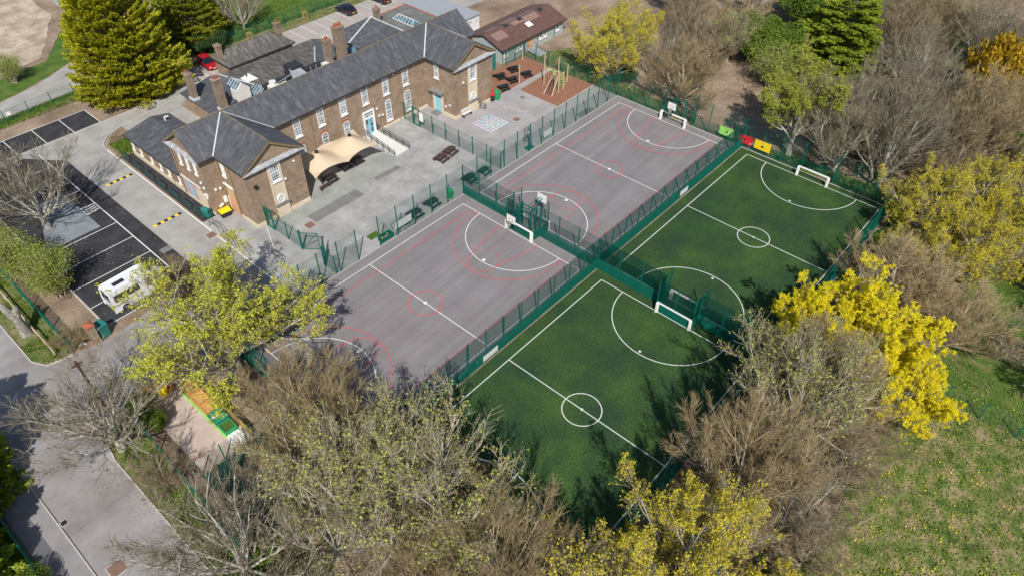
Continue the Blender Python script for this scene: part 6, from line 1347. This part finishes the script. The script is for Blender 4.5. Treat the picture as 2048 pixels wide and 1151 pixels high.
tree('bush', -47.3, -8.0, 1.6, 1.6, 'green shrub behind the fence in the bottom left corner', 'green shrubs and trees', name='shrub', cat='shrub')
tree('bush', -48.5, -3.0, 1.6, 2.2, 'green shrub behind the bottom left fence beside the conifer', 'green shrubs and trees', name='shrub', cat='shrub')
# hedge, ivy, meadow tufts and flowers: uncountable cover
def cover(name, pts, m, seed, size, aspect=.5, up=1.2, label=None, cat=None):
    rng = np.random.default_rng(seed); V, F = quads(np.array(pts), size, rng, up=up, aspect=aspect); o = link_mesh(name, np_mesh(name, V, F, [m])); o['kind'] = 'stuff'
    if label: o['label'] = label; o['category'] = cat
    return o
rng = np.random.default_rng(77)
def box_pts(n, x0, x1, y0, y1, z0, z1, clump=0):
    p = np.stack([rng.uniform(x0, x1, n), rng.uniform(y0, y1, n), z0+(z1-z0)*rng.random(n)**1.5], 1)
    if clump: k = np.sin(p[:, 0]*clump)+np.sin(p[:, 1]*clump*1.3+1)+np.sin((p[:, 0]+p[:, 1])*clump*.6)+rng.normal(0, .5, n); p = p[k > .2]
    return p
cover('hedge', box_pts(9000, -37, -29.8, -17.4, -16.3, .05, 1.2), 'leaf_green', 1, .10, label='ragged ivy hedge along the bottom side of the shaded court', cat='hedge')
cover('ground_ivy', np.concatenate([box_pts(9000, 29.9, 31.4, -34.5, -19.8, .02, .35, 1.6), box_pts(6000, 14, 30, -35.6, -34.2, .02, .4, 1.4)]), 'ivy', 2, .09, label='green ivy cover along the foot of the far turf fence', cat='ivy')
cover('undergrowth', np.concatenate([box_pts(30000, 36, 90, -60, -14, .02, .6, .5), box_pts(8000, -27, 12, -43, -35, .02, .3, .9)]), 'ivy', 3, .13, label='low green undergrowth beneath the bare trees', cat='undergrowth')
cover('dead_leaves', np.concatenate([box_pts(26000, -37, 30, -43.5, -34.2, .01, .1), box_pts(14000, -37, -27.4, -34, -17.6, .01, .1), box_pts(26000, 30, 70, -46, 10, .01, .1, .5)]), 'bark_brown', 4, .07, label='fallen leaves and twigs on the woodland floor', cat='leaves')
mp = box_pts(70000, -34, 12, -62, -43.4, .02, .16); mp = mp[(mp[:, 0] > -24+(-mp[:, 1]-43.6)*-.7)]
cover('meadow_tufts', mp[::2], 'meadow', 5, .06, label='green grass tufts across the meadow', cat='grass')
cover('dry_tufts', box_pts(34000, -30, 12, -62, -43.4, .02, .08, 1.1), 'litter', 6, .04, label='straw-coloured dead stems across the meadow', cat='grass')
fp = box_pts(12000, -24, 10, -60, -44.2, .14, .2, 2.1); fp = fp[rng.random(len(fp)) < np.clip((-fp[:, 0]+6)/20, .15, 1)]; cover('meadow_flowers', fp, 'bloom', 8, .035, aspect=.9, up=4, label='yellow dandelion flowers scattered in the meadow', cat='flowers')
cover('verge_tufts', np.concatenate([box_pts(9000, -38.9, -36.4, 10, 34, .01, .1, 1.5), box_pts(7000, -38.9, -36.4, -17, 0, .01, .12, 1.3), box_pts(9000, -60, -46.5, -25, 3, .01, .3), box_pts(5000, -30, -12, 50, 52.6, .01, .12), box_pts(9000, 4, 34, 50, 58, .01, .1), box_pts(3000, -19.2, -16.8, 34.4, 37.8, .01, .1)]), 'leaf_green', 9, .07, label='short grass tufts on the verges and field', cat='grass')
cover('blown_leaves', np.concatenate([box_pts(5000, -41.5, -36.5, -20, 9, .02, .05, 1.1), box_pts(2200, -27, -20, -16, 8, .02, .05, .9), box_pts(1500, -34, -24, 10, 40, .03, .06, .8)]), 'bark_brown', 12, .045, up=6, label='brown leaves and twigs blown onto the lane and the court edges', cat='leaves')
# footprints of fallen yellow catkins on the bark and yard are left to the eye
